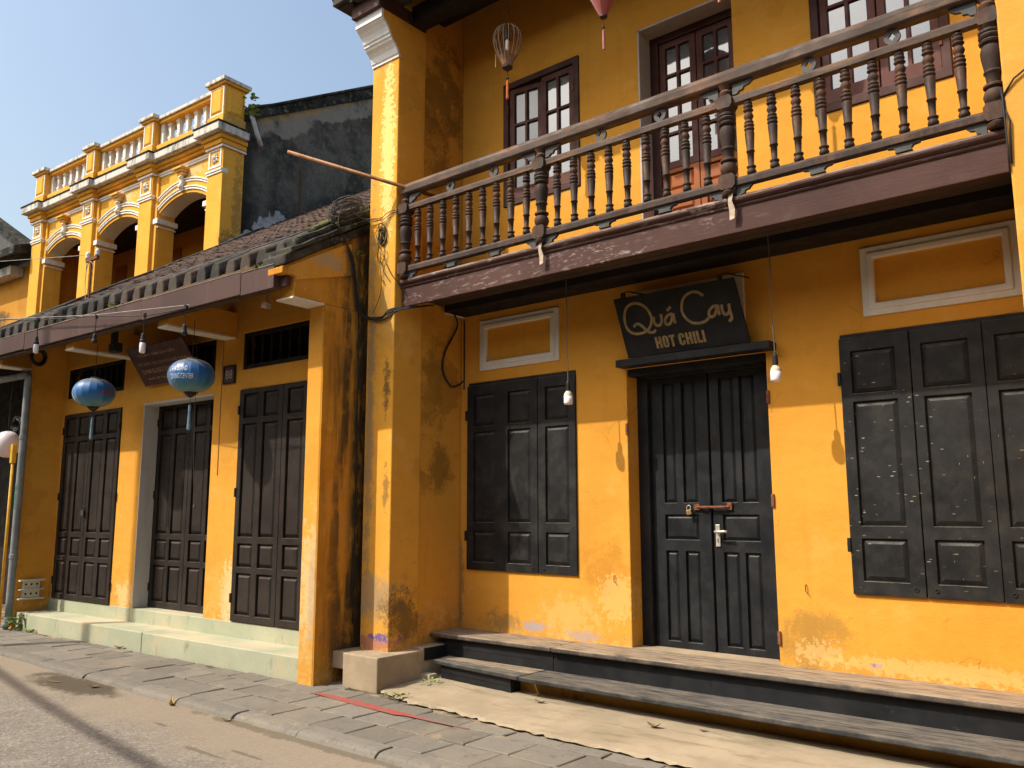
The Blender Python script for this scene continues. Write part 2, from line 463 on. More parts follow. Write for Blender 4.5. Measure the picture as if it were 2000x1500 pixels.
M['lowhouse'] = plaster("low_house_plaster", Y1, Y2, 0.3, 0.15, wear_z=0.36, wear_h=0.30, specks=0.05, off=(-3.2, 0, 0), blobs=[
    ((-0.11, 0.0, 0.85), (0.20, 0.3, 0.75), (0.74, 0.56, 0.30), 1.3, 10, 0.6), ((-0.11, 0.0, 0.22), (0.3, 0.3, 0.25), (0.60, 0.34, 0.08), 1.2, 10, 0.6),
    ((-0.06, 0.0, 0.8), (0.05, 0.3, 0.5), (0.42, 0.35, 0.24), 1.3, 20, 0.6), ((-2.0, 0.45, 0.62), (0.14, 0.3, 0.40), (0.78, 0.60, 0.34), 1.3, 20, 0.65),
    ((-4.15, 0.45, 0.52), (0.28, 0.3, 0.25), (0.78, 0.58, 0.28), 1.3, 10, 0.55), ((-2.2, 0.45, 0.7), (0.3, 0.3, 0.35), (0.66, 0.40, 0.10), 1.2, 10, 0.5),
    ((0.01, 0.02, 3.92), (0.3, 0.28, 0.12), (0.40, 0.35, 0.25), 1.4, 10, 0.65), ((0.01, 0.28, 3.9), (0.3, 0.10, 0.3), (0.06, 0.05, 0.03), 1.2, 10, 0.6)])
M['lowshade'] = plaster("low_house_porch_plaster", Y1, Y2, 0.2, 0.25, wear_z=0.36, wear_h=0.2)
M['pierside'] = plaster("mouldy_pier_plaster", (0.66, 0.29, 0.03), (0.55, 0.225, 0.022), 0.2, 0.35, streak=0.92, streak_x=(1, -0.12, 0.36), wear_z=0.0, wear_h=0.25, specks=0.1,
    blobs=[((0, 0.40, 1.6), (0.3, 0.05, 0.35), (0.72, 0.42, 0.10), 1.3, 8, 0.8), ((0, 0.30, 3.0), (0.3, 0.3, 0.7), (0.05, 0.04, 0.02), 1.3, 5, 0.7),
           ((0, 0.2, 3.72), (0.3, 0.5, 0.05), (0.05, 0.04, 0.02), 1.2, 8, 0.8), ((0, 0.2, 0.55), (0.3, 0.10, 0.14), (0.30, 0.29, 0.25), 1.1, 9, 0.7)])
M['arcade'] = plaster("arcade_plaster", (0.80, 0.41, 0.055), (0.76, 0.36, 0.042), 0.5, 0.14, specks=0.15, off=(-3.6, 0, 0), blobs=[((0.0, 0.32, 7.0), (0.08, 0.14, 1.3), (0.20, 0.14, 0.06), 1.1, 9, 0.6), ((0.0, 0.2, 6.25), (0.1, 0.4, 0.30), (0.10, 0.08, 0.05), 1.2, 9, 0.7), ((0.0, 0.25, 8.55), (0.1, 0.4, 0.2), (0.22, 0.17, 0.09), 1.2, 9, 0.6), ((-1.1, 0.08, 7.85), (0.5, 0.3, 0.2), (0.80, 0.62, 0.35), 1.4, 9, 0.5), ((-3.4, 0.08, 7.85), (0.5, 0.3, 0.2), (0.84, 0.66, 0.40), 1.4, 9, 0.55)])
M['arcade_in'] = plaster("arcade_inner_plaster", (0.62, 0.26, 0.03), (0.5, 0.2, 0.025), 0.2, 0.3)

def simple(name, col, rough=0.7, spec=0.3, var=0.25, nscale=6, bump=0.2, metal=None):
    t = NT(name)
    c = t.mix(t.rng(t.noise(nscale, 5, 0.65), 0.3, 0.72), tuple(a * (1 - var) for a in col), tuple(min(1, a * (1 + var)) for a in col))
    return t.out(c, rough, spec, t.bump(t.noise(nscale * 9, 4), bump, 0.004), metal)

def stained_white(name, col=(0.74, 0.72, 0.66), dirt=0.5, vert=True):
    t = NT(name)
    n = t.noise(2.6, 6, 0.68, vec=t.map(scale=(4, 4, 0.8) if vert else (1, 1, 1)))
    c = t.mix(t.math('MULTIPLY', t.rng(n, 0.46, 0.72), dirt), col, (0.16, 0.15, 0.13))
    c = t.mix(t.math('MULTIPLY', t.rng(t.noise(14, 5, 0.7), 0.5, 0.7), dirt * 0.4), c, (0.40, 0.36, 0.28))
    return t.out(c, 0.85, 0.2, t.bump(t.noise(40, 4), 0.25, 0.004))

M['white'] = stained_white("white_trim", (0.70, 0.66, 0.58), 0.12)
M['white_dirty'] = stained_white("weathered_white_cornice", (0.62, 0.59, 0.52), 1.0)
M['white_arc'] = stained_white("white_moulding", (0.80, 0.77, 0.70), 0.22)
M['white_cool'] = stained_white("white_capital", (0.80, 0.81, 0.80), 0.15)
M['grey_reveal'] = stained_white("grey_white_reveal", (0.50, 0.48, 0.45), 0.25)
M['black_wood'] = paint_wood("black_painted_wood", (0.009, 0.0095, 0.010), dust=0.2, dustc=(0.24, 0.22, 0.18), scratch=0.16, rough=0.5)
M['black_scratched'] = paint_wood("scratched_black_shutter", (0.010, 0.0105, 0.011), dust=0.22, dustc=(0.19, 0.17, 0.135), scratch=0.9, rough=0.5)
M['blueblack'] = paint_wood("blue_black_wood", (0.009, 0.0105, 0.0125), dust=0.2, dustc=(0.15, 0.14, 0.12), scratch=0.1, rough=0.45)
M['step_wood'] = paint_wood("black_step_planks", (0.020, 0.022, 0.024), dust=0.55, dustc=(0.30, 0.26, 0.20), scratch=0.25, rough=0.6, top_dust=0.45, grain=(26, 2, 2))
M['ledge_wood'] = paint_wood("dusty_step_top", (0.05, 0.042, 0.036), dust=0.8, dustc=(0.36, 0.28, 0.19), rough=0.75, top_dust=0.9, grain=(26, 2, 2))
M['riser'] = paint_wood("black_riser_boards", (0.008, 0.0088, 0.0100), dust=0.12, dustc=(0.18, 0.165, 0.14), scratch=0.12, rough=0.55)
M['brown_door'] = paint_wood("brown_black_door", (0.017, 0.0125, 0.010), dust=0.22, dustc=(0.14, 0.105, 0.075), scratch=0.15, rough=0.55, top_dust=0.5)
M['rail_wood'] = paint_wood("weathered_brown_turned_wood", (0.030, 0.019, 0.0145), dust=0.28, dustc=(0.125, 0.092, 0.072), rough=0.6, top_dust=0.55, worn=(0.20, 0.085, 0.035), wornamt=0.45)
M['handrail'] = paint_wood("worn_handrail", (0.050, 0.032, 0.023), dust=0.3, dustc=(0.17, 0.12, 0.092), rough=0.55, top_dust=0.35, worn=(0.26, 0.12, 0.05), wornamt=0.7, grain=(26, 2, 2))
M['iron_grey'] = simple("grey_painted_iron", (0.062, 0.062, 0.060), 0.6, 0.3)
M['red_wood'] = paint_wood("red_brown_joinery", (0.085, 0.026, 0.018), dust=0.2, dustc=(0.22, 0.14, 0.10), rough=0.4, top_dust=0.4)
M['frame_wood'] = paint_wood("dark_window_frame", (0.050, 0.020, 0.016), dust=0.25, dustc=(0.2, 0.13, 0.1), rough=0.5)
M['orange_wood'] = paint_wood("orange_varnished_wood", (0.26, 0.075, 0.018), dust=0.15, dustc=(0.40, 0.22, 0.10), rough=0.4, top_dust=0.3)
M['dark_beam'] = paint_wood("dark_beam", (0.012, 0.009, 0.007), dust=0.2, dustc=(0.06, 0.045, 0.03), rough=0.7)
M['underside'] = paint_wood("balcony_underside_boards", (0.055, 0.035, 0.025), dust=0.3, dustc=(0.12, 0.08, 0.06), rough=0.7)

def fascia_mat():
    t = NT("scraped_brown_fascia")
    c = t.mix(t.rng(t.noise(1.1, 4), 0.3, 0.7), (0.056, 0.025, 0.019), (0.088, 0.041, 0.032))
    c = t.mix(t.math('MULTIPLY', t.rng(t.noise(6, 5, 0.7), 0.5, 0.75), 0.35), c, (0.11, 0.065, 0.055))
    sc = t.noise(1.0, 7, 0.75, vec=t.map(scale=(7, 7, 26)))
    area = t.rng(t.noise(1.3, 4, vec=t.map(loc=(6, 2, 3), scale=(1, 1, 3.5))), 0.44, 0.64)
    c = t.mix(t.math('MULTIPLY', t.math('MULTIPLY', t.rng(sc, 0.53, 0.62), area), 0.5), c, (0.44, 0.37, 0.33))
    up = t.rng(t.upness(), 0.15, 0.7)
    c = t.mix(t.math('MULTIPLY', t.math('MULTIPLY', up, t.rng(t.noise(9, 5, 0.7, vec=t.map(scale=(0.5, 3, 3))), 0.4, 0.6)), 0.8), c, (0.42, 0.36, 0.30))
    return t.out(c, 0.65, 0.2, t.bump(t.noise(3, 6, 0.7, vec=t.map(scale=(2, 20, 20))), 0.3, 0.005))
M['fascia'] = fascia_mat()

def gutter_mat():
    t = NT("brown_painted_gutter")
    c = t.mix(t.rng(t.noise(1.5, 5), 0.3, 0.7), (0.054, 0.024, 0.017), (0.075, 0.035, 0.026))
    c = t.mix(t.math('MULTIPLY', t.rng(t.noise(1.0, 5, 0.7, vec=t.map(scale=(14, 14, 1.2))), 0.5, 0.75), 0.4), c, (0.16, 0.10, 0.085))
    return t.out(c, 0.6, 0.3)
M['gutter'] = gutter_mat()
M['gutter_lip'] = simple("faded_gutter_lip", (0.24, 0.20, 0.17), 0.7)

def tile_mat(name, base, red=0.35, moss=0.25):
    t = NT(name)
    r = t.rand()
    c = t.mix(t.rng(t.noise(3.2, 5, 0.65, vec=t.map()), 0.3, 0.7), tuple(a * 0.55 for a in base), tuple(a * 1.35 for a in base))
    redm = t.math('MULTIPLY', t.rng(t.noise(5.5, 5, 0.7, vec=t.map(loc=(3, 8, 1))), 0.50, 0.64), red)
    c = t.mix(redm, c, (0.17, 0.075, 0.045))
    c = t.mix(t.math('MULTIPLY', t.rng(t.noise(8, 5, 0.7, vec=t.map(loc=(9, 1, 5))), 0.56, 0.7), 0.5), c, (0.20, 0.18, 0.15))
    c = t.mix(t.math('MULTIPLY', t.rng(t.noise(2.3, 5, 0.7, vec=t.map(loc=(1, 4, 9))), 0.60, 0.68), moss), c, (0.065, 0.085, 0.015))
    c = t.mix(t.math('MULTIPLY', t.math('SUBTRACT', r, 0.5), 0.5, clamp=True), c, (0.20, 0.10, 0.065))
    c = t.mix(t.math('MULTIPLY', t.math('SUBTRACT', 0.5, r), 0.9, clamp=True), c, (0.025, 0.022, 0.02))
    return t.out(c, 0.92, 0.15, t.bump(t.noise(28, 5, 0.7), 0.5, 0.006))
M['tile'] = tile_mat("weathered_roof_tile", (0.050, 0.039, 0.032), 0.38, 0.3)
M['tile_grey'] = tile_mat("lichened_eave_tile", (0.066, 0.062, 0.052), 0.05, 0.7)

def mossy(name, base=(0.075, 0.070, 0.060), green=0.55):
    t = NT(name)
    c = t.mix(t.rng(t.noise(3, 6, 0.7), 0.32, 0.68), tuple(a * 0.35 for a in base), tuple(a * 1.5 for a in base))
    c = t.mix(t.math('MULTIPLY', t.rng(t.noise(9, 6, 0.7), 0.56, 0.68), 0.6), c, (0.28, 0.27, 0.24))
    up = t.rng(t.upness(), 0.1, 0.7)
    g = t.math('MULTIPLY', t.math('MULTIPLY', up, t.rng(t.noise(3.5, 5, 0.65, vec=t.map(loc=(4, 4, 4))), 0.42, 0.58)), green)
    c = t.mix(g, c, (0.10, 0.12, 0.012))
    return t.out(c, 0.95, 0.1, t.bump(t.noise(22, 6, 0.7), 0.6, 0.012))
M['mossy'] = mossy("mossy_coping", (0.055, 0.050, 0.042), 0.75)
M['black_coping'] = mossy("black_coping", (0.035, 0.034, 0.030), 0.15)

def gable_mat():
    t = NT("blackened_gable_plaster")
    x, y, z = t.xyz()
    c = t.mix(t.rng(t.noise(1.2, 6, 0.65), 0.35, 0.65), (0.045, 0.043, 0.037), (0.125, 0.118, 0.100))
    c = t.mix(t.math('MULTIPLY', t.rng(t.noise(5, 6, 0.75), 0.46, 0.66), 0.6), c, (0.17, 0.16, 0.135))
    c = t.mix(t.math('MULTIPLY', t.rng(t.noise(22, 4, 0.75), 0.52, 0.64), 0.5), c, (0.03, 0.03, 0.026))
    # pale band of remaining lime wash below the coping (follows the rake)
    d = t.math('SUBTRACT', z, t.math('MULTIPLY', y, 0.576))
    e = t.math('ADD', d, t.math('MULTIPLY', t.math('SUBTRACT', t.noise(1.3, 6, 0.6), 0.5), 0.9))
    band = t.rng(e, 7.93, 8.0)
    c = t.mix(t.math('MULTIPLY', band, t.rng(t.noise(3, 5, 0.7), 0.25, 0.55)), c, (0.24, 0.22, 0.185))
    yl = t.math('MULTIPLY', t.rng(d, 8.22, 8.32), t.rng(t.noise(2.5, 5), 0.4, 0.55))
    c = t.mix(t.math('MULTIPLY', yl, 0.6), c, (0.42, 0.25, 0.06))
    for p, r, a in (((0, 2.55, 8.75), (0.3, 0.16, 0.22), 0.8), ((0, 2.45, 7.9), (0.3, 0.16, 0.18), 0.9), ((0, 0.75, 7.0), (0.3, 0.10, 0.16), 0.7), ((0, 1.7, 7.1), (0.3, 0.5, 0.2), 0.45)):
        c = t.mix(t.math('MULTIPLY', t.blob(p, r, 0.7, 6, 0.2), a), c, (0.26, 0.25, 0.235))
    dk = t.rng(t.math('ADD', y, t.math('MULTIPLY', t.noise(2, 5), 0.5)), 1.1, 0.75)
    c = t.mix(t.math('MULTIPLY', dk, 0.75), c, (0.014, 0.014, 0.012))
    return t.out(c, 0.95, 0.1, t.bump(t.noise(14, 6, 0.7), 0.45, 0.015))
M['gable'] = gable_mat()

def green_step():
    t = NT("pale_green_terrazzo")
    c = t.mix(t.rng(t.noise(1.7, 5), 0.35, 0.68), (0.36, 0.385, 0.265), (0.45, 0.455, 0.315))
    c = t.mix(t.math('MULTIPLY', t.rng(t.noise(3.2, 6, 0.7), 0.5, 0.68), 0.5), c, (0.52, 0.42, 0.25))
    c = t.mix(t.math('MULTIPLY', t.rng(t.noise(60, 3, 0.6), 0.54, 0.7), 0.35), c, (0.22, 0.25, 0.18))
    c = t.mix(t.math('MULTIPLY', t.rng(t.noise(1.0, 4, 0.75, vec=t.map(scale=(7, 7, 2.5), loc=(3, 1, 2))), 0.56, 0.68), 0.45), c, (0.24, 0.22, 0.15))
    c = t.mix(t.math('MULTIPLY', t.rng(t.noise(9, 4, 0.75, vec=t.map(loc=(8, 1, 2))), 0.66, 0.69), 0.7), c, (0.17, 0.14, 0.10))
    up = t.rng(t.upness(), 0.4, 0.9)
    c = t.mix(t.math('MULTIPLY', t.math('MULTIPLY', up, t.rng(t.noise(1.6, 5), 0.4, 0.65)), 0.75), c, (0.52, 0.44, 0.30))
    return t.out(c, 0.75, 0.3, t.bump(t.noise(60, 3), 0.15, 0.003))
M['green_step'] = green_step()

def cement(name, base, dirt=0.5, nscale=2.0):
    t = NT(name)
    c = t.mix(t.rng(t.noise(nscale, 6, 0.65), 0.32, 0.68), tuple(a * 0.78 for a in base), tuple(min(1, a * 1.12) for a in base))
    c = t.mix(t.math('MULTIPLY', t.rng(t.noise(nscale * 2.3, 6, 0.7, vec=t.map(loc=(5, 5, 5))), 0.55, 0.7), dirt), c, tuple(a * 0.42 for a in base))
    c = t.mix(t.math('MULTIPLY', t.rng(t.noise(150, 2), 0.62, 0.72), 0.2), c, tuple(a * 0.5 for a in base))
    return t.out(c, 0.92, 0.15, t.bump(t.noise(35, 5, 0.7), 0.35, 0.006))
M['cement'] = cement("beige_cement", (0.40, 0.315, 0.21), 0.35)
def apron_mat():
    t = NT("sandy_concrete"); base = (0.36, 0.29, 0.195)
    c = t.mix(t.rng(t.noise(1.6, 4, 0.65), 0.32, 0.68), tuple(a * 0.84 for a in base), tuple(a * 1.08 for a in base))
    st_ = t.noise(1.0, 4, 0.7, vec=t.map(scale=(1.3, 6.5, 1), rot=(0, 0, 0.06)))
    c = t.mix(t.math('MULTIPLY', t.rng(st_, 0.50, 0.66), 0.6), c, (0.19, 0.16, 0.095))
    c = t.mix(t.math('MULTIPLY', t.rng(t.noise(1.0, 4, 0.75, vec=t.map(scale=(3, 22, 1), loc=(5, 5, 0))), 0.64, 0.70), 0.7), c, (0.14, 0.11, 0.07))
    c = t.mix(t.math('MULTIPLY', t.rng(t.noise(120, 2), 0.60, 0.72), 0.3), c, (0.25, 0.2, 0.13))
    return t.out(c, 0.92, 0.15, t.bump(t.noise(30, 4, 0.7), 0.35, 0.006))
M['apron'] = apron_mat()
M['ochre_dirty'] = cement("dirty_ochre_riser", (0.33, 0.18, 0.045), 0.9, 2.5)

def paver_mat():
    t = NT("grey_paving_stone")
    r = t.rand()
    c = t.mix(r, (0.150, 0.134, 0.108), (0.215, 0.195, 0.160))
    n = t.n.new("ShaderNodeNewGeometry").outputs["Position"]
    c = t.mix(t.math('MULTIPLY', t.rng(t.noise(1.5, 6, 0.65, vec=n), 0.48, 0.72), 0.55), c, (0.26, 0.215, 0.155))
    c = t.mix(t.math('MULTIPLY', t.rng(t.noise(7, 6, 0.7, vec=n), 0.52, 0.7), 0.4), c, (0.075, 0.070, 0.064))
    c = t.mix(t.math('MULTIPLY', t.rng(t.noise(55, 3, 0.7, vec=n), 0.56, 0.70), 0.45), c, (0.30, 0.27, 0.22))
    c = t.mix(t.math('MULTIPLY', t.rng(t.noise(30, 3, 0.7, vec=n), 0.42, 0.30), 0.5), c, (0.085, 0.076, 0.062))
    c = t.mix(t.math('MULTIPLY', t.rng(t.noise(3.1, 4, 0.75, vec=n), 0.60, 0.68), 0.6), c, (0.34, 0.265, 0.165))
    return t.out(c, 0.85, 0.25, t.bump(t.noise(60, 5, 0.7, vec=n), 0.35, 0.004))
M['paver'] = paver_mat()

def grout():
    t = NT("sandy_joint_bed")
    c = t.mix(t.rng(t.noise(4, 6, 0.7), 0.4, 0.65), (0.07, 0.058, 0.042), (0.33, 0.26, 0.165))
    return t.out(c, 0.98, 0.05, t.bump(t.noise(60, 5), 0.5, 0.01))
M['grout'] = grout()

def road_mat():
    t = NT("dusty_asphalt")
    x, y, z = t.xyz()
    c = t.mix(t.rng(t.noise(0.9, 5, 0.6), 0.3, 0.7), (0.190, 0.165, 0.135), (0.255, 0.220, 0.175))
    c = t.mix(t.math('MULTIPLY', t.rng(t.noise(14, 4, 0.75), 0.42, 0.68), 0.5), c, (0.135, 0.118, 0.095))
    c = t.mix(t.math('MULTIPLY', t.rng(t.noise(2.6, 4, 0.7, vec=t.map(loc=(7, 3, 0))), 0.52, 0.66), 0.45), c, (0.30, 0.255, 0.195))
    ag = t.voro(75, out="Color"); gs = t.n.new("ShaderNodeRGBToBW"); t.l.new(ag, gs.inputs[0])
    c = t.mix(t.math('MULTIPLY', t.rng(gs.outputs[0], 0.70, 0.85), 0.6), c, (0.38, 0.345, 0.29))
    c = t.mix(t.math('MULTIPLY', t.rng(gs.outputs[0], 0.28, 0.18), 0.55), c, (0.07, 0.062, 0.052))
    # beige silt along the kerb
    e = t.math('ADD', y, t.math('MULTIPLY', t.math('SUBTRACT', t.noise(1.2, 6, 0.65), 0.5), 1.1))
    c = t.mix(t.math('MULTIPLY', t.rng(e, 2.9, 3.6), 0.72), c, (0.275, 0.222, 0.155))
    # damp patch beside the kerb
    b1 = t.blob((-8.35, 3.70, 0), (1.0, 0.30, 1), 0.6, 3.5, 0.5)
    c = t.mix(t.math('MULTIPLY', b1, 0.85), c, (0.060, 0.046, 0.030))
    b2 = t.blob((-5.2, 3.83, 0), (1.6, 0.07, 1), 0.8, 4, 0.3)
    c = t.mix(t.math('MULTIPLY', b2, 0.6), c, (0.10, 0.085, 0.055))
    for p, r in (((-5.4, 3.25, 0), (0.28, 0.03, 1)), ((-6.3, 3.45, 0), (0.12, 0.02, 1)), ((-5.1, 3.4, 0), (0.2, 0.025, 1))):
        c = t.mix(t.math('MULTIPLY', t.blob(p, r, 0.8, 6, 0.3), 0.55), c, (0.07, 0.06, 0.055))
    h = t.math('ADD', gs.outputs[0], t.math('MULTIPLY', t.noise(8, 4), 1.5))
    return t.out(c, 0.92, 0.2, t.bump(h, 0.35, 0.004))
M['road'] = road_mat()
M['ground'] = cement("far_ground", (0.22, 0.19, 0.15), 0.3, 0.4)

def red_paint():
    # the paint thins out towards its right end
    t = NT("worn_red_paint")
    c = t.mix(t.rng(t.noise(14, 6, 0.7), 0.42, 0.70), (0.40, 0.060, 0.045), (0.30, 0.085, 0.065))
    c = t.mix(t.math('MULTIPLY', t.rng(t.noise(26, 6, 0.8), 0.46, 0.60), 0.75), c, (0.18, 0.15, 0.13))
    x_ = t.xyz()[0]
    thin = t.math('ADD', t.rng(x_, -0.1, 0.9), t.math('MULTIPLY', t.math('SUBTRACT', t.noise(22, 4, 0.75), 0.5), 1.6))
    c = t.mix(t.math('MULTIPLY', t.rng(thin, 0.3, 0.9), 0.75), c, (0.20, 0.16, 0.13))
    return t.out(c, 0.85, 0.2, t.bump(t.noise(60, 4), 0.3, 0.003))
M['red_paint'] = red_paint()

def glass(name, base, mirror):
    t = NT(name)
    nt = t.t
    gl = t.n.new("ShaderNodeBsdfGlossy"); gl.inputs["Roughness"].default_value = 0.03; gl.inputs["Color"].default_value = (0.72, 0.76, 0.80, 1)
    mx = t.n.new("ShaderNodeMixShader"); mx.inputs[0].default_value = mirror
    t.out(base, 0.25, 0.5)
    t.l.new(t.bump(t.noise(1.2, 1), 0.02, 0.02), gl.inputs["Normal"])
    out = t.n["Material Output"]
    t.l.new(t.b.outputs[0], mx.inputs[1]); t.l.new(gl.outputs[0], mx.inputs[2]); t.l.new(mx.outputs[0], out.inputs[0])
    return t.m
M['glass'] = glass("reflective_window_glass", (0.045, 0.048, 0.052), 0.22)
M['glass_dark'] = glass("dim_window_glass", (0.045, 0.045, 0.042), 0.10)

M['black'] = simple("matt_black_void", (0.006, 0.006, 0.006), 0.95, 0.05)  # flat black put where openings and gaps would only look dark
M['cable'] = simple("black_cable", (0.020, 0.020, 0.020), 0.6, 0.3)
M['cable_grey'] = simple("grey_cable", (0.10, 0.10, 0.095), 0.6, 0.3)
M['cable_pale'] = simple("pale_wire", (0.36, 0.34, 0.29), 0.6, 0.3)
M['rust'] = simple("rusty_iron", (0.19, 0.075, 0.040), 0.8, 0.2, 0.4, 20, 0.4)
M['brass'] = simple("brass", (0.42, 0.27, 0.10), 0.4, 0.5, 0.2, 12, 0.1, metal=0.7)
M['nickel'] = simple("dull_nickel", (0.52, 0.50, 0.45), 0.45, 0.5, 0.2, 20, 0.1, metal=0.5)
M['gold'] = simple("dull_gold_letters", (0.25, 0.17, 0.065), 0.55, 0.4, 0.25, 20, 0.2)
M['board_black'] = paint_wood("black_sign_board", (0.010, 0.010, 0.010), dust=0.12, dustc=(0.14, 0.12, 0.09), scratch=0.12, rough=0.45)
M['board_brown'] = paint_wood("brown_sign_board", (0.055, 0.022, 0.018), dust=0.1, dustc=(0.14, 0.08, 0.07), rough=0.5)
M['letter_tan'] = simple("tan_letters", (0.34, 0.24, 0.17), 0.7)
M['letter_white'] = simple("white_letters", (0.78, 0.80, 0.84), 0.6, 0.3, 0.08)
M['letter_red'] = simple("red_letters", (0.32, 0.035, 0.05), 0.7)
M['letter_green'] = simple("green_stencil", (0.02, 0.26, 0.17), 0.7)
M['bulb'] = simple("white_plastic_bulb", (0.82, 0.76, 0.74), 0.4, 0.4, 0.05)
M['socket'] = simple("black_socket", (0.018, 0.018, 0.018), 0.5, 0.3)
M['socket_pale'] = simple("pale_bulb_collar", (0.62, 0.56, 0.42), 0.6)
M['bamboo'] = simple("brown_bamboo", (0.27, 0.11, 0.030), 0.55, 0.4, 0.4, 9)
M['pvc'] = simple("dirty_white_pvc", (0.50, 0.50, 0.48), 0.6, 0.3)
M['pipe_grey'] = cement("grey_downpipe", (0.235, 0.25, 0.245), 0.6, 5)
M['yellow_pipe'] = simple("yellow_painted_conduit", (0.55, 0.34, 0.03), 0.6, 0.3, 0.15)
M['white_panel'] = stained_white("cream_panel", (0.60, 0.55, 0.44), 0.2, False)
M['cloth'] = simple("faded_strip", (0.56, 0.45, 0.33), 0.9, 0.1, 0.25, 12)
M['leaf_dry'] = simple("dry_leaf", (0.26, 0.18, 0.09), 0.8, 0.2, 0.35, 18)
M['leaf_yellow'] = simple("yellow_leaf", (0.50, 0.34, 0.10), 0.7, 0.2, 0.2, 18)
M['leaf_green'] = simple("weed_leaf", (0.24, 0.33, 0.10), 0.7, 0.3, 0.45, 25)
M['moss'] = simple("bright_moss", (0.10, 0.15, 0.02), 0.95, 0.05, 0.5, 20)
M['concrete_pole'] = cement("pole_concrete", (0.34, 0.33, 0.30), 0.4)
M['porcelain'] = simple("white_porcelain", (0.72, 0.72, 0.70), 0.3, 0.5, 0.08)
M['patch_grey'] = cement("pale_mortar_patch", (0.30, 0.305, 0.30), 0.55, 8)
M['ceil_dark'] = paint_wood("dark_ceiling_boards", (0.028, 0.018, 0.012), dust=0.2, dustc=(0.08, 0.06, 0.04), rough=0.8)
M['ceil_warm'] = paint_wood("brown_soffit", (0.10, 0.055, 0.025), dust=0.2, dustc=(0.15, 0.1, 0.06), rough=0.8)

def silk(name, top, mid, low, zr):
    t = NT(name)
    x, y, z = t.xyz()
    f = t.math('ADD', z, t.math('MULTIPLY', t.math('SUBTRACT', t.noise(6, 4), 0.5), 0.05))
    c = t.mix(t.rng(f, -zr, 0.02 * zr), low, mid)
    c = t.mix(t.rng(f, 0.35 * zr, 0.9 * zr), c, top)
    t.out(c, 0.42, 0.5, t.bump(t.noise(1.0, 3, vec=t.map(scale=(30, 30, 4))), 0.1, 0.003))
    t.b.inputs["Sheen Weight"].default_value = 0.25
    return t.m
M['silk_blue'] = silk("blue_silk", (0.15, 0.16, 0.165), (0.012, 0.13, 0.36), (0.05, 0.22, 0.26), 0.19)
M['silk_pink'] = silk("faded_pink_silk", (0.30, 0.07, 0.06), (0.34, 0.075, 0.065), (0.36, 0.10, 0.085), 0.3)
M['silk_white'] = silk("white_lantern_silk", (0.72, 0.68, 0.70), (0.74, 0.70, 0.72), (0.62, 0.58, 0.62), 0.2)
M['silk_tan'] = simple("torn_tan_silk", (0.30, 0.145, 0.075), 0.8, 0.2, 0.3, 14)
M['cap_wood'] = simple("dark_lantern_cap", (0.05, 0.025, 0.018), 0.6)
M['tassel_blue'] = simple("grey_blue_tassel", (0.16, 0.26, 0.32), 0.9, 0.1)
M['tassel_orange'] = simple("orange_tassel", (0.62, 0.17, 0.055), 0.9, 0.1)
M['lan_rib'] = simple("pale_lantern_rib", (0.34, 0.25, 0.17), 0.8)

# ------------------------------------------------------------------ ground
gm = MB().add([(-150, -150, -0.09), (150, -150, -0.09), (150, 150, -0.09), (-150, 150, -0.09)], [(0, 1, 2, 3)])
g = bpy.data.objects.new("ground", gm.mesh("ground")); g.data.materials.append(M['ground']); link(g); tag(g, kind="structure")
# road sheet, gently rising to the kerb
rm = MB(); nx, ny = 60, 30
for j in range(ny + 1):
    for i in range(nx + 1):
        x = -40 + 60 * i / nx; y = -6 + 9.95 * j / ny
        crown = -0.045 - 0.010 * math.cos((y - 0.5) * 0.5)
        rm.v.append((x, y, crown + random.uniform(-0.002, 0.002)))
for j in range(ny):
    for i in range(nx):
        a = j * (nx + 1) + i; rm.f.append((a, a + 1, a + nx + 2, a + nx + 1))
rd = bpy.data.objects.new("road", rm.mesh("road", smooth=True)); rd.data.materials.append(M['road']); link(rd); tag(rd, kind="structure")

# pavement bed with kerb stones and paving stones
bed = MB().box(-16, 3, 3.98, 6.6, -0.2, -0.012)
pv = bpy.data.objects.new("pavement", bed.mesh("pavement")); pv.data.materials.append(M['grout']); link(pv); tag(pv, kind="structure"); OFF[pv.name] = (0, 0, 0)

def stone(x0, x1, y0, y1, z0, z1, ch, jit=0.006, tilt=0.004):
    j = lambda: random.uniform(-jit, jit)
    b = [(x0 + j(), y0 + j()), (x1 + j(), y0 + j()), (x1 + j(), y1 + j()), (x0 + j(), y1 + j())]
    cx = sum(p[0] for p in b) / 4; cy = sum(p[1] for p in b) / 4
    t = []
    for p in b:
        d = Vector((p[0] - cx, p[1] - cy)); L = d.length; d = d * ((L - ch * 1.4) / L)
        t.append((cx + d.x, cy + d.y))
    zt = [z1 + random.uniform(-tilt, tilt) for _ in range(4)]
    vs = [(p[0], p[1], z0) for p in b] + [(p[0], p[1], z - ch * 0.8) for p, z in zip(b, zt)] + [(p[0], p[1], z) for p, z in zip(t, zt)]
    fs = [(8, 9, 10, 11)]
    for o in (0, 4):
        for k in range(4): fs.append((o + k, o + (k + 1) % 4, o + 4 + (k + 1) % 4, o + 4 + k))
    return MB().add(vs, fs)

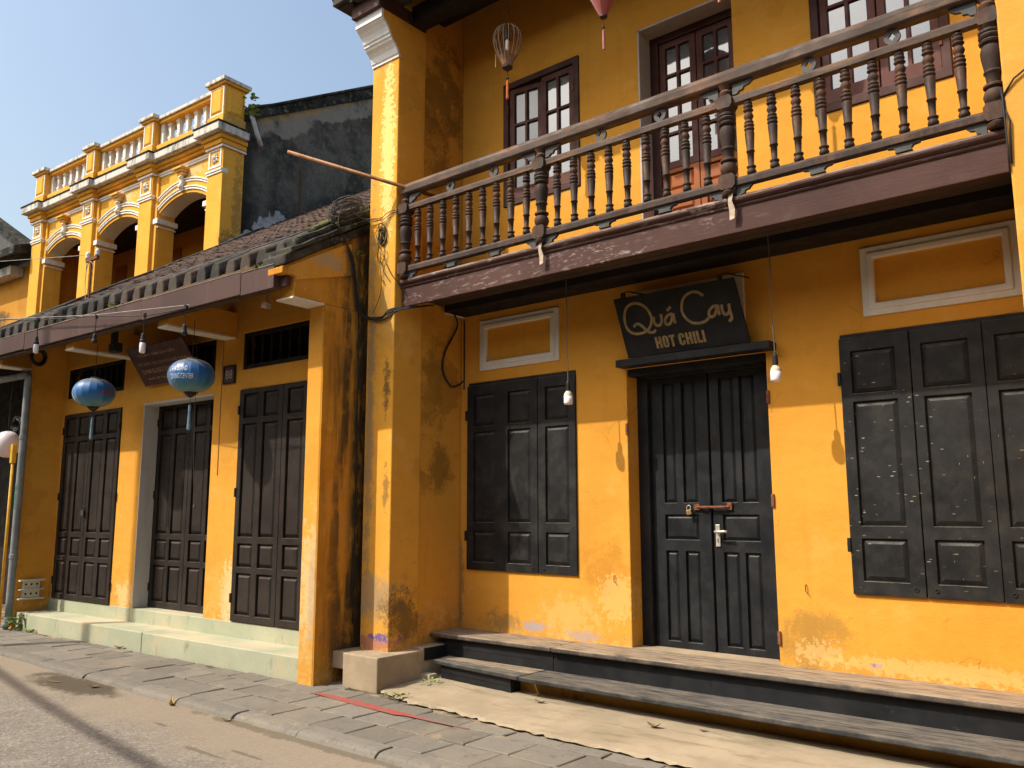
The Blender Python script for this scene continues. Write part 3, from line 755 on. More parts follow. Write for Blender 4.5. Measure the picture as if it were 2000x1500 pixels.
def apron_edge(x):   # front edge of the concrete apron
    pts = [(-5.75, 5.13), (-5.35, 5.02), (-5.2, 4.98), (-4.67, 4.94), (-4.0, 4.87), (-3.32, 4.86), (-2.78, 4.85), (-2.0, 4.80), (1.5, 4.70)]
    if x <= pts[0][0]: return 9
    for (a, b), (c, d) in zip(pts, pts[1:]):
        if a <= x <= c: return b + (d - b) * (x - a) / (c - a)
    return 4.7
rows = [(4.035, 4.355), (4.365, 4.68), (4.69, 5.0), (5.01, 5.30)]
for ri, (ya, yb) in enumerate(rows):
    x = -15.5 + random.uniform(0, 0.3)
    while x < 0.6:
        w = random.uniform(0.36, 0.47)
        xa, xb = x + 0.006, x + w - 0.006
        x += w
        lim = min(apron_edge(xa), apron_edge(xb)) - 0.03
        stepf = LF.w(((((xa + xb) / 2) + 6.37), 0.05, 0)).y - 0.012
        if (xa + xb) / 2 < -6.62: lim = min(lim, stepf)
        y1 = min(yb, lim)
        if y1 - ya < 0.06 or ya > 5.02 and xa > -5.9: continue
        if ya > 5 and xa > -6.25: continue
        z = random.uniform(-0.004, 0.004)
        part("paving_stone", stone(xa, xb, ya, y1, -0.06, z, 0.006), M['paver'], pv)
xs = [-15.6, -14.8, -13.9, -13.05, -12.2, -11.4, -10.55, -9.62, -8.56, -7.60, -6.84, -6.01, -5.21, -4.36, -3.55, -2.7, -1.8, -0.9, 0.2]
for a, b in zip(xs, xs[1:]):
    mb = MB(); n = 5
    prof = [(0.0, -0.12), (0.0, -0.045), (0.012, -0.022), (0.035, -0.007), (0.07, 0.0), (0.165, 0.002), (0.165, -0.12)]
    jz = random.uniform(-0.006, 0.004); jy = random.uniform(-0.012, 0.012)
    mb.prism([(3.86 + jy + p[0], p[1] + jz) for p in prof], 'x', a + 0.006, b - 0.006)
    part("kerb_stone", mb, M['paver'], pv, bev=0.006)

# concrete apron in front of the balcony house, feathering out to a ragged broken edge
ap = MB(); NXA, NYA = 150, 12
for i in range(NXA + 1):
    x = -5.72 + 7.7 * i / NXA
    y0 = apron_edge(x) + random.uniform(-0.018, 0.018) + 0.02 * math.sin(x * 5.1) * math.sin(x * 2.3)
    for j in range(NYA + 1):
        f = (j / NYA) ** 1.6
        y = y0 + (6.35 - y0) * f
        z = 0.014 + 0.034 * min(1.0, (y - y0) / 0.55) + (random.uniform(-0.002, 0.002) if 0 < j < 9 else 0)
        if j == 0: z = random.uniform(-0.006, 0.010)
        ap.v.append((x + (random.uniform(-0.012, 0.012) if j < 2 else 0), y, z))
for i in range(NXA):
    for j in range(NYA):
        a = i * (NYA + 1) + j; ap.f.append((a, a + NYA + 1, a + NYA + 2, a + 1))
apo = bpy.data.objects.new("concrete_apron", ap.mesh("concrete_apron")); apo.data.materials.append(M['apron']); link(apo); tag(apo, kind="structure")

# worn red line painted on the paving
rl = MB()
top = [(-6.07, 4.76), (-5.5, 4.74), (-5.1, 4.715), (-4.9, 4.70), (-4.6, 4.68), (-4.26, 4.675)]
bot = [(-4.26, 4.650), (-4.6, 4.640), (-4.9, 4.640), (-5.0, 4.610), (-5.5, 4.640), (-6.10, 4.695)]
n = len(top); vs = [(p[0], p[1], 0.0085) for p in top] + [(p[0], p[1], 0.0085) for p in reversed(bot)]
rl.add(vs, [(n + i, n + i + 1, i + 1, i) for i in range(n - 1)])
solo("painted_line", rl, M['red_paint'], "worn red line painted across the grey paving stones", "painted line", (-5.2, 4.67, 0))

# ------------------------------------------------------------------ the balcony house
house = thing("balcony_house", "two storey yellow house with long brown wooden balcony and black shutters", "house", HB)
part("facade_wall", MB().holed(-5.895, -0.55, 0.2, 7.3, 6.3, 6.62, [
    (-5.78, -4.45, 0.985, 2.83), (-3.90, -2.62, 0.2, 2.78), (-2.04, -0.69, 0.965, 2.83),
    (-5.31, -4.36, 4.60, 5.93), (-3.69, -2.78, 3.70, 5.92), (-2.12, -1.14, 4.59, 5.93)]), M['facade'], house, bev=0.008)
part("side_wall", MB().box(-6.25, -5.90, 5.70, 6.7, 0.2, 7.3), M['side'], house)
part("pillar", MB().box(-6.27, -5.88, 5.345, 5.72, 0.27, 6.47), M['pillar'], house, bev=0.012)
part("pillar", MB().box(-0.72, -0.15, 5.345, 6.3, 0.0, 7.2), M['pillar_r'], house, bev=0.012)
part("party_wall", MB().box(-0.148, 5.0, 6.0, 6.4, 0.0, 7.2), M['pillar_r'], house)
part("dark_backdrop", MB().box(-6.2, -0.2, 6.75, 6.85, 0.2, 7.3), M['black'], house)  # black sheet standing in for the unlit rooms behind the openings
# plinth under the pillar
pl = part("plinth", MB().box(-6.19, -5.725, 5.085, 5.64, -0.02, 0.284), M['cement'], house, bev=0.012)
part("plinth_block", MB().box(-6.38, -6.192, 5.12, 5.5, 0.13, 0.278), M['cement'], pl, bev=0.008)
part("plinth_back", MB().box(-6.2, -5.735, 5.642, 6.28, -0.02, 0.300), M['cement'], pl, bev=0.006)
part("base_strip", MB().box(-5.735, -5.60, 5.60, 5.70, 0.0, 0.085), M['cement'], pl, bev=0.006)
# capital: white fluted front over a yellow corbel
prof = [(5.345, 6.05), (5.330, 6.05), (5.330, 6.078), (5.318, 6.082), (5.312, 6.10), (5.298, 6.135), (5.268, 6.17), (5.238, 6.192), (5.228, 6.215), (5.215, 6.218), (5.213, 6.243),
        (5.200, 6.248), (5.192, 6.27), (5.172, 6.305), (5.140, 6.34), (5.118, 6.358), (5.108, 6.372), (5.096, 6.375), (5.096, 6.465), (5.345, 6.465)]
cp = part("capital", MB().prism([(max(y + 0.02, 5.115), z) for y, z in prof[1:-1]] + [(5.71, 6.465), (5.71, 6.05)], 'x', -6.266, -5.876), M['pillar'], house)
part("capital_front", MB().prism(prof[1:-1] + [(y + 0.028, z) for y, z in reversed(prof[1:-1])], 'x', -6.268, -5.874), M['white_cool'], cp)

# roof: deck, brick band, eave tiles
deck = part("roof", MB().prism([(4.98, 6.60), (4.98, 6.66), (8.5, 8.85), (8.5, 8.79)], 'x', -6.40, 0.6), M['ceil_dark'], house)
part("brick_band", MB().box(-6.275, -5.86, 5.05, 5.7, 6.467, 6.60), M['frame_wood'], deck)
part("purlin", MB().box(-5.87, -0.75, 5.50, 5.66, 6.46, 6.66), M['dark_beam'], deck)
part("purlin", MB().box(-5.87, -0.75, 5.86, 5.98, 6.66, 6.80), M['dark_beam'], deck)
part("ceiling", MB().prism([(5.05, 6.585), (6.3, 7.18), (6.3, 7.20), (5.05, 6.60)], 'x', -5.87, -0.75), M['ceil_warm'], deck)
for k in range(12):
    x = -6.34 + k * 0.24
    part("eave_tile", MB().prism([(x - 0.10, 6.62), (x - 0.085, 6.70), (x - 0.04, 6.735), (x + 0.04, 6.735), (x + 0.085, 6.70), (x + 0.10, 6.62)], 'y', 4.93, 5.4), M['tile_grey'], deck, bev=0.008)
part("verge_roll", MB().tube([(-6.38, 4.95, 6.70), (-6.38, 6.5, 7.66), (-6.38, 8.4, 8.9)], 0.09, 8), M['mossy'], deck)

# ---- panelled leaves
def leaf(parent, name, x0, x1, z0, z1, y, th, cols, rows, mat, depth=0.022, w=0.028, f=None, label=None, pname="panel"):
    T = f or (lambda p: p)
    holes = [(a, b, c, d) for a, b in cols for c, d in rows]
    mb = MB().holed(x0, x1, z0, z1, y, y + th, holes)
    mb.v = [T(p) for p in mb.v]
    o = part(name, mb, mat, parent, bev=0.003, seg=1, label=label)
    for a, b, c, d in holes:
        pm = MB().raised(a, b, c, d, y + depth, y + 0.007, min(w + 0.008, (b - a) * 0.4), 0.006)
        pm.v = [T(p) for p in pm.v]
        part(pname, pm, mat, o)
    return o

def hinge(parent, x, y, z, mat='blueblack'):
    part("hinge", MB().box(x - 0.012, x + 0.012, y - 0.014, y + 0.004, z - 0.05, z + 0.05), M[mat], parent, bev=0.004)

R3 = [(1.05, 1.345), (1.435, 2.325), (2.385, 2.70)]
def shutter_window(label, xs, colsets, mat, z0, z1):
    for i, ((a, b), cols) in enumerate(zip(xs, colsets)):
        lf = leaf(house, "shutter", a, b, z0, z1, 6.278, 0.035, cols, R3, M[mat], label=label)
        if i == 0: hinge(lf, a - 0.008, 6.28, 1.3); hinge(lf, a - 0.008, 6.28, 2.5)
        part("ring_pull", MB().tube([(b - 0.06 if i == 0 else a + 0.06, 6.272, 1.01 + 0.012 * math.cos(t)) if False else ((b - 0.06 if i == 0 else a + 0.06) + 0.012 * math.sin(t * math.pi / 4), 6.272, 1.01 + 0.012 * math.cos(t * math.pi / 4)) for t in range(9)], 0.003, 5), M['cable'], lf)
    part("shutter_header", MB().box(xs[0][0] + 0.01, xs[-1][1] - 0.01, 6.29, 6.36, z1 + 0.002, 2.828), M['black_wood'], house)
shutter_window("dusty black shutter leaf of the window beside the pillar", [(-5.785, -4.885), (-4.878, -4.443)], [[(-5.70, -5.42), (-5.25, -4.97)], [(-4.79, -4.52)]], 'black_wood', 0.972, 2.80)
shutter_window("scratched black shutter leaf at the right edge", [(-2.045, -1.562), (-1.555, -1.102), (-1.098, -0.69)], [[(-1.965, -1.66)], [(-1.485, -1.19)], [(-1.03, -0.76)]], 'black_scratched', 0.955, 2.80)

# ---- double door
part("door_frame", MB().box(-3.90, -3.795, 6.47, 6.56, 0.40, 2.78).box(-2.695, -2.62, 6.47, 6.56, 0.40, 2.78).box(-3.795, -2.695, 6.47, 6.56, 2.70, 2.78), M['blueblack'], house, bev=0.004)
DR = [(0.46, 1.205), (1.30, 1.51), (1.61, 2.65)]
def door_leaf(x0, x1, ca, cb):
    cols_up = [ca, cb]
    o_holes = [(a, b, c, d) for a, b in cols_up for c, d in (DR[0], DR[2])] + [(ca[0], cb[1], DR[1][0], DR[1][1])]
    mb = MB().holed(x0, x1, 0.405, 2.70, 6.52, 6.56, o_holes)
    o = part("door_leaf", mb, M['blueblack'], house, bev=0.004)
    for a, b, c, d in o_holes:
        part("panel", MB().raised(a, b, c, d, 6.546, 6.53, 0.03, 0.006), M['blueblack'], o)
    return o
dl = door_leaf(-3.793, -3.238, (-3.675, -3.56), (-3.49, -3.36))
dr = door_leaf(-3.226, -2.697, (-3.14, -3.01), (-2.955, -2.825))
part("meeting_strip", MB().box(-3.262, -3.240, 6.507, 6.523, 0.41, 2.69), M['blueblack'], dl, bev=0.004)
hinge(house, -2.612, 6.298, 2.42, 'rust'); hinge(house, -2.612, 6.298, 1.62, 'rust'); hinge(house, -2.612, 6.298, 0.60, 'rust'); hinge(house, -3.902, 6.298, 2.25, 'rust')
part("bolt_bar", MB().tube([(-3.36, 6.50, 1.575), (-3.30, 6.485, 1.572), (-3.13, 6.485, 1.572), (-3.07, 6.50, 1.575)], 0.011, 8).box(-3.39, -3.34, 6.50, 6.522, 1.55, 1.60).box(-3.09, -3.05, 6.50, 6.522, 1.55, 1.61), M['rust'], dr, smooth=False)
part("lock_plate", MB().box(-3.205, -3.165, 6.508, 6.522, 1.25, 1.43), M['nickel'], dr, bev=0.004)
part("door_handle", MB().tube([(-3.185, 6.51, 1.372), (-3.185, 6.46, 1.372), (-3.16, 6.45, 1.372), (-3.10, 6.45, 1.375), (-3.075, 6.452, 1.372)], 0.011, 8), M['nickel'], dr, smooth=True)
part("keyhole", MB().lathe([(0.009, 0), (0.009, 0.004)], 10, (-3.185, 0, 0)) if False else MB().box(-3.189, -3.181, 6.504, 6.509, 1.285, 1.315), M['brass'], dr)
part("lintel", MB().box(-3.93, -2.53, 6.17, 6.32, 2.782, 2.845), M['blueblack'], house, bev=0.006)
part("dark_header", MB().box(-3.897, -2.623, 6.322, 6.468, 2.715, 2.778), M['blueblack'], house)  # dark board added to cover the yellow soffit above the door
part("threshold", MB().box(-3.90, -2.62, 6.28, 6.6, 0.36, 0.403), M['cement'], house)

pk = MB()
pk.prism([(-3.448, 1.505), (-3.402, 1.515), (-3.412, 1.555), (-3.456, 1.545)], 'y', 6.478, 6.500)
pl2 = thing("padlock", "small brass padlock hanging on the bolt of the black double door", "padlock", (-3.43, 6.48, 1.50))
part("lock_body", pk, M['brass'], pl2, bev=0.003)
part("shackle", MB().tube(smooth_pts([(-3.447, 6.489, 1.548), (-3.452, 6.489, 1.572), (-3.434, 6.489, 1.588), (-3.416, 6.489, 1.578), (-3.417, 6.489, 1.553)], 4), 0.004, 6), M['nickel'], pl2, smooth=True)

# ---- framed wall panels
def wall_frame(x0, x1, z0, z1):
    o = part("wall_panel_frame", MB().holed(x0, x1, z0, z1, 6.279, 6.305, [(x0 + 0.09, x1 - 0.09, z0 + 0.085, z1 - 0.085)], False), M['white'], house, bev=0.004)
    part("frame_bead", MB().holed(x0 + 0.045, x1 - 0.045, z0 + 0.042, z1 - 0.042, 6.264, 6.30, [(x0 + 0.094, x1 - 0.094, z0 + 0.089, z1 - 0.089)], False), M['white'], o, bev=0.012)
wall_frame(-5.62, -4.625, 2.945, 3.458)
wall_frame(-1.855, -0.84, 2.945, 3.458)
part("sign_backing", MB().box(-3.78, -2.77, 6.278, 6.302, 2.95, 3.45), M['white'], house)
part("wall_hook", MB().tube([(-2.39, 6.30, 1.00), (-2.39, 6.285, 1.0), (-2.392, 6.283, 0.955), (-2.375, 6.28, 0.94)], 0.004, 5), M['rust'], house)
part("wall_hook", MB().tube([(-4.06, 6.30, 0.99), (-4.06, 6.285, 0.99), (-4.062, 6.283, 0.945), (-4.045, 6.28, 0.93)], 0.004, 5), M['rust'], house)

# ---- front steps (black planks)
st = part("ledge", MB().box(-5.89, -4.455, 5.885, 6.31, 0.362, 0.403), M['ledge_wood'], house, bev=0.014, seg=3)
part("ledge_plank", MB().box(-4.449, -0.5, 5.878, 6.31, 0.362, 0.405), M['ledge_wood'], st, bev=0.014, seg=3)
part("riser_board", MB().box(-5.73, -4.60, 5.932, 5.96, 0.276, 0.360), M['riser'], st)
part("riser_board", MB().box(-5.73, -4.60, 5.935, 5.96, 0.165, 0.274), M['riser'], st)
part("riser_board", MB().box(-4.597, -4.46, 5.930, 5.96, 0.165, 0.360), M['riser'], st)
part("riser_board", MB().box(-4.456, -3.0, 5.934, 5.96, 0.165, 0.360), M['riser'], st)
part("riser_board", MB().box(-2.997, -0.5, 5.931, 5.96, 0.165, 0.360), M['riser'], st)
part("side_board", MB().box(-5.734, -5.716, 5.66, 5.93, 0.19, 0.299), M['riser'], st)
def quadslab(p, z0, z1):
    return MB().prism(p, 'z', z0, z1)
s2 = part("lower_step", quadslab([(-5.64, 5.685), (-4.553, 5.565), (-4.545, 5.715), (-5.66, 5.80)], 0.166, 0.202), M['step_wood'], house, bev=0.008)
part("step_plank", quadslab([(-5.66, 5.805), (-4.545, 5.72), (-4.54, 5.93), (-5.68, 5.93)], 0.166, 0.204), M['ledge_wood'], s2, bev=0.008)
part("step_plank", quadslab([(-4.540, 5.555), (-0.5, 5.485), (-0.5, 5.665), (-4.53, 5.70)], 0.166, 0.201), M['step_wood'], s2, bev=0.008)
part("step_plank", quadslab([(-4.53, 5.706), (-0.5, 5.671), (-0.5, 5.80), (-4.53, 5.82)], 0.166, 0.203), M['step_wood'], s2, bev=0.006)
part("step_plank", quadslab([(-4.53, 5.825), (-0.5, 5.805), (-0.5, 5.93), (-4.53, 5.93)], 0.166, 0.201), M['step_wood'], s2, bev=0.006)
part("box_riser", quadslab([(-5.56, 5.705), (-4.665, 5.612), (-4.665, 5.635), (-5.56, 5.73)], 0.10, 0.164), M['riser'], s2)
part("box_riser", quadslab([(-5.56, 5.708), (-4.663, 5.615), (-4.663, 5.635), (-5.56, 5.73)], 0.0, 0.098), M['riser'], s2)
part("box_end", MB().box(-4.680, -4.664, 5.637, 5.92, 0.0, 0.164), M['riser'], s2)
part("ochre_riser", MB().box(-4.66, -0.5, 5.74, 5.9, -0.02, 0.164), M['ochre_dirty'], s2)

# ---- balcony
bal = part("balcony", MB().box(-5.88, -0.73, 5.44, 6.3, 3.69, 3.735), M['underside'], house)
part("fascia", MB().box(-5.868, -0.73, 5.43, 5.465, 3.49, 3.668), M['fascia'], bal, bev=0.004)
mp = [(5.46, 3.668), (5.428, 3.668), (5.418, 3.674), (5.414, 3.684), (5.420, 3.692), (5.402, 3.700), (5.390, 3.713), (5.388, 3.728), (5.394, 3.742), (5.410, 3.752), (5.43, 3.758), (5.47, 3.760)]
part("fascia_moulding", MB().prism(mp, 'x', -5.90, -0.725), M['fascia'], bal, bev=0.003, seg=1)
for k in range(5):
    y = 5.475 + k * 0.10
    part("soffit_board", MB().box(-5.87, -0.73, y, y + 0.096, 3.60 + 0.004 * (k % 2), 3.64), M['underside'], bal, bev=0.003, seg=1)
part("wall_beam", MB().box(-5.84, -0.73, 5.985, 6.296, 3.535, 3.685), M['dark_beam'], bal, bev=0.006)
part("beam_end_cap", MB().box(-5.872, -5.842, 6.02, 6.296, 3.53, 3.66), M['white'], bal)

rail = part("balcony_railing", MB().prism([(5.352, 4.60), (5.352, 4.655), (5.362, 4.685), (5.385, 4.702), (5.42, 4.702), (5.443, 4.685), (5.453, 4.655), (5.453, 4.60), (5.44, 4.585), (5.365, 4.585)], 'x', -5.83, -0.70), M['handrail'], house, bev=0.004)
part("mid_rail", MB().prism([(5.372, 4.425), (5.372, 4.465), (5.385, 4.485), (5.42, 4.485), (5.433, 4.465), (5.433, 4.425)], 'x', -5.79, -0.72), M['handrail'], rail, bev=0.003)
part("low_rail", MB().prism([(5.368, 3.810), (5.368, 3.852), (5.383, 3.872), (5.422, 3.872), (5.437, 3.852), (5.437, 3.810)], 'x', -5.79, -0.72), M['rail_wood'], rail, bev=0.003)
bp = [(0, .019), (.012, .028), (.04, .031), (.075, .024), (.085, .019), (.095, .030), (.112, .030), (.125, .018), (.30, .0225), (.303, .0275), (.318, .0275), (.322, .023),
      (.555, .031), (.575, .029), (.582, .022), (.592, .031), (.605, .034), (.622, .031), (.63, .022), (.642, .031), (.655, .034), (.672, .031), (.68, .022), (.69, .028), (.70, .031), (.712, .028),
      (.725, .020), (.745, .026), (.775, .033), (.81, .027), (.84, .018), (.85, .030), (.862, .034), (.872, .030), (.88, .019), (.895, .028), (.915, .031), (.935, .026), (.945, .019), (.952, .028), (.962, .028), (.97, .018), (1.0, .0155)]
bme = mesh_of(MB().lathe([(r * 1.08, z * 0.556) for z, r in bp], 14), "baluster", M['rail_wood'], True)
NX = [-5.80, -4.14, -2.45, -0.77]
for a, b in zip(NX, NX[1:]):
    d = (b - a) / 10.0
    for k in range(9):
        o = inst("baluster", bme, (a + d * (k + 1) + random.uniform(-0.004, 0.004), 5.403, 3.871), rail, rot=(random.uniform(-0.008, 0.008), random.uniform(-0.010, 0.010), random.uniform(0, 6)))
npf = [(3.755, .045), (3.765, .055), (3.785, .058), (3.80, .045)]
npf2 = [(3.905, .040), (3.925, .056), (3.955, .064), (3.985, .054), (4.00, .038), (4.01, .060), (4.022, .060), (4.035, .038), (4.09, .043), (4.10, .052), (4.108, .052), (4.115, .045), (4.20, .058), (4.235, .060), (4.262, .052), (4.275, .042), (4.285, .060), (4.298, .064), (4.31, .050),
        (4.318, .060), (4.332, .064), (4.345, .054), (4.352, .062), (4.366, .062), (4.376, .045), (4.40, .06)]
nm = MB().lathe([(r, z) for z, r in npf], 16, (0, 0, 0)).lathe([(r, z) for z, r in npf2], 16).lathe([(.035, 4.495), (.045, 4.51), (.05, 4.53), (.036, 4.55), (.05, 4.575), (.06, 4.59)], 14)
for z0, z1 in ((3.795, 3.905), (4.40, 4.497)):
    h = (z1 - z0); w = 0.062
    nm.prism([(-w, z0 + 0.025), (-w + 0.02, z0), (w - 0.02, z0), (w, z0 + 0.025), (w, z1 - 0.025), (w - 0.02, z1), (-w + 0.02, z1), (-w, z1 - 0.025)], 'y', -0.055, 0.055)
nme = mesh_of(nm, "newel_post", M['rail_wood'], False)
for p in nme.polygons:
    p.use_smooth = len(p.vertices) == 4 and abs(p.normal.z) < 0.98 and p.index < 100000
for x in NX:
    o = inst("newel_post", nme, (x, 5.403, 0), rail)
    m = o.modifiers.new("split", 'EDGE_SPLIT'); m.split_angle = math.radians(40)
# coin ornaments between hand rail and mid rail
cn = MB(); N = 24; vs = []
for yy in (-0.009, 0.009):
    for k in range(N):
        a = 2 * math.pi * k / N; vs.append((0.051 * math.cos(a), yy, 0.051 * math.sin(a)))
    for k in range(N):
        a = 2 * math.pi * k / N; r = 0.030 / (abs(math.cos(a)) ** 0.75 + abs(math.sin(a)) ** 0.75) ** (1 / 0.75); vs.append((r * math.cos(a), yy, r * math.sin(a)))
fs = []
for k in range(N):
    k2 = (k + 1) % N
    fs += [(k, k2, N + k2, N + k), (2 * N + k2, 2 * N + k, 3 * N + k, 3 * N + k2), (k2, k, 2 * N + k, 2 * N + k2), (N + k, N + k2, 3 * N + k2, 3 * N + k)]
cn.add(vs, fs); cme = mesh_of(cn, "coin_ornament", M['iron_grey'])
br = [(-0.10, 3.810), (-0.095, 3.795), (-0.06, 3.79), (-0.045, 3.775), (-0.05, 3.757), (0.05, 3.757), (0.045, 3.775), (0.06, 3.79), (0.095, 3.795), (0.10, 3.810)]
brm = mesh_of(MB().prism(br, 'y', -0.016, 0.016), "foot_bracket", M['iron_grey'])
sb = [(0, 0), (0.03, 0), (0.05, 0.02), (0.075, 0.022), (0.085, 0.045), (0.12, 0.05), (0.15, 0.075), (0.15, 0.085), (0, 0.085)]
sbm = mesh_of(MB().prism(sb, 'y', -0.014, 0.014), "scroll_bracket", M['iron_grey'])
for a, b in zip(NX, NX[1:]):
    for f in (0.36, 0.68):
        x = a + (b - a) * f
        inst("coin_ornament", cme, (x, 5.403, 4.536), rail)
        inst("foot_bracket", brm, (x + 0.02, 5.403, 0), rail)
    for x, s in ((a + 0.055, 1), (b - 0.055, -1)):
        inst("scroll_bracket", sbm, (x, 5.403, 4.499), rail, scale=(s, 1, 1))
        inst("scroll_bracket", sbm, (x, 5.403, 3.728), rail, scale=(s * 0.75, 1, 0.96))

# ---- upper windows and balcony door
def casement(w, x0, x1, z0, z1, y, ncol, nrow, st, mul, mat, gmat, f=None, botrail=None, solid=None):
    T = f or (lambda p: p)
    br_ = botrail or st
    gx0, gx1, gz0, gz1 = x0 + st, x1 - st, z0 + br_, z1 - st
    holes = []
    cw = (gx1 - gx0 + mul) / ncol; rh = (gz1 - gz0 + mul) / nrow
    for i in range(ncol):
        for j in range(nrow):
            holes.append((gx0 + i * cw, gx0 + (i + 1) * cw - mul, gz0 + j * rh, gz0 + (j + 1) * rh - mul))
    mb = MB().holed(x0, x1, z0, z1, y, y + 0.04, holes); mb.v = [T(p) for p in mb.v]
    o = part("casement", mb, mat, w, bev=0.004, seg=1)
    for a, b, c, d in holes:
        g_ = MB().add([(a, y + 0.022, c), (b, y + 0.022, c), (b, y + 0.022, d), (a, y + 0.022, d)], [(0, 1, 2, 3)]); g_.v = [T(p) for p in g_.v]
        part("pane", g_, gmat, w)
    return o
def rot_about(x0, y0, ang):
    c, s_ = math.cos(ang), math.sin(ang)
    return lambda p: (x0 + (p[0] - x0) * c - (p[1] - y0) * s_, y0 + (p[0] - x0) * s_ + (p[1] - y0) * c, p[2])
def upper_window(x0, x1, z0, z1, ajar):
    w = part("window", MB().holed(x0, x1, z0, z1, 6.285, 6.40, [(x0 + 0.065, x1 - 0.065, z0 + 0.075, z1 - 0.065)]), M['frame_wood'], house, bev=0.006)
    xm = (x0 + x1) / 2
    casement(w, x0 + 0.068, xm - 0.004, z0 + 0.078, z1 - 0.068, 6.31, 2, 3, 0.062, 0.03, M['red_wood'], M['glass_dark'] if ajar else M['glass'], rot_about(x0 + 0.068, 6.31, ajar), 0.11)
    casement(w, xm + 0.004, x1 - 0.068, z0 + 0.078, z1 - 0.068, 6.31, 2, 3, 0.062, 0.03, M['red_wood'], M['glass'], None, 0.11)
    for z in (z0 + 0.3, z1 - 0.3):
        hinge(w, x0 + 0.062, 6.288, z, 'rust'); hinge(w, x1 - 0.062, 6.288, z, 'rust')
    return w
upper_window(-5.31, -4.36, 4.60, 5.93, 0.10)
upper_window(-2.12, -1.14, 4.59, 5.93, 0.0)
bd = part("balcony_door", MB().holed(-3.688, -2.782, 3.736, 5.918, 6.49, 6.58, [(-3.60, -2.85, 3.737, 5.84)]), M['frame_wood'], house, bev=0.005)
for a, b in ((-3.598, -3.228), (-3.222, -2.852)):
    casement(bd, a, b, 4.60, 5.838, 6.51, 2, 4, 0.062, 0.028, M['red_wood'], M['glass'], None, 0.07)
    hs = [(a + 0.06, b - 0.06, 4.40, 4.56), (a + 0.06, b - 0.06, 4.20, 4.345), (a + 0.06, (a + b) / 2 - 0.02, 3.80, 4.14), ((a + b) / 2 + 0.02, b - 0.06, 3.80, 4.14)]
    lo = part("lower_leaf", MB().holed(a, b, 3.737, 4.598, 6.51, 6.55, hs), M['orange_wood'], bd, bev=0.004, seg=1)
    for h_ in hs:
        part("panel", MB().raised(*h_, 6.535, 6.518, 0.03, 0.005), M['orange_wood'], bd)
part("reveal_lining", MB().box(-3.70, -3.684, 6.295, 6.49, 3.736, 5.93).box(-3.70, -2.775, 6.295, 6.49, 5.912, 5.928), M['grey_reveal'], house)

# ------------------------------------------------------------------ the low tiled house on the left
LB = (-3.2, 0.0, 0.0)
low = thing("low_tiled_house", "low yellow house with tiled porch roof and three tall brown doors", "house", LB, LF)
DU = [(-6.05, -4.50), (-3.95, -2.45), (-1.92, -0.37)]
holes = [(a, b, 0.30, 2.89) for a, b in DU] + [(a, b, 3.12, 3.54) for a, b in DU]
part("porch_wall", MB().holed(-6.25, -0.18, 0.30, 4.28, 0.45, 0.62, holes), M['lowhouse'], low, bev=0.006)
part("dark_backdrop", MB().box(-6.3, -0.2, 0.86, 0.9, 0.2, 4.4), M['black'], low)  # black sheet in place of the unlit interior
pr = part("pier", MB().box(-0.22, -0.012, 0.0, 1.3, -0.05, 3.52), M['lowhouse'], low, bev=0.01)
part("pier_side", MB().box(-0.0118, 0.0, 0.004, 1.3, -0.05, 3.50), M['pierside'], pr)
ch = [(-0.36, 3.505), (-0.36, 3.70), (-0.50, 3.70), (-0.50, 3.76), (0.2, 4.17), (1.3, 4.80), (1.3, 3.505)]
ck = part("cheek_wall", MB().prism(ch, 'x', -0.219, -0.004), M['pierside'], low, bev=0.006)
part("cheek_panel", MB().prism([(-0.35, 3.66), (-0.35, 3.70), (-0.44, 3.705), (-0.44, 3.775), (0.2, 4.13), (0.31, 4.17), (0.36, 3.86)], 'x', -0.10, 0.010), M['lowhouse'], ck, bev=0.006)
part("cream_soffit", MB().box(-0.24, 0.004, -0.375, -0.006, 3.488, 3.504), M['white'], pr)
lp = part("pier", MB().box(-6.40, -6.19, 0.0, 0.9, -0.05, 3.52), M['lowhouse'], low, bev=0.01)
part("pier_side", MB().box(-6.192, -6.18, 0.004, 0.9, 0.0, 3.9), M['lowshade'], lp)
part("cheek_wall", MB().prism(ch, 'x', -6.398, -6.20), M['lowshade'], low)
for c in (-6.30, -4.27, -2.17):
    b_ = part("eave_beam", MB().box(c - 0.10, c + 0.10, -0.385, 0.47, 3.522, 3.80), M['lowshade'], low, bev=0.006)
    part("beam_underside", MB().box(c - 0.104, c + 0.104, -0.387, 0.449, 3.500, 3.520), M['white'], b_)

# steps of pale green terrazzo
for i, (a, b) in enumerate(((-6.175, -5.86), (-5.855, -3.0), (-2.995, -0.222))):
    part("step", MB().box(a, b, 0.052 + 0.002 * i, 0.60, -0.05, 0.212 - 0.001 * i), M['green_step'], low, bev=0.010)
for i, (a, b) in enumerate(((-6.178, -4.0), (-3.996, -0.222))):
    part("upper_step", MB().box(a, b, 0.446, 0.80, 0.0, 0.374 - 0.002 * i), M['green_step'], low, bev=0.008)

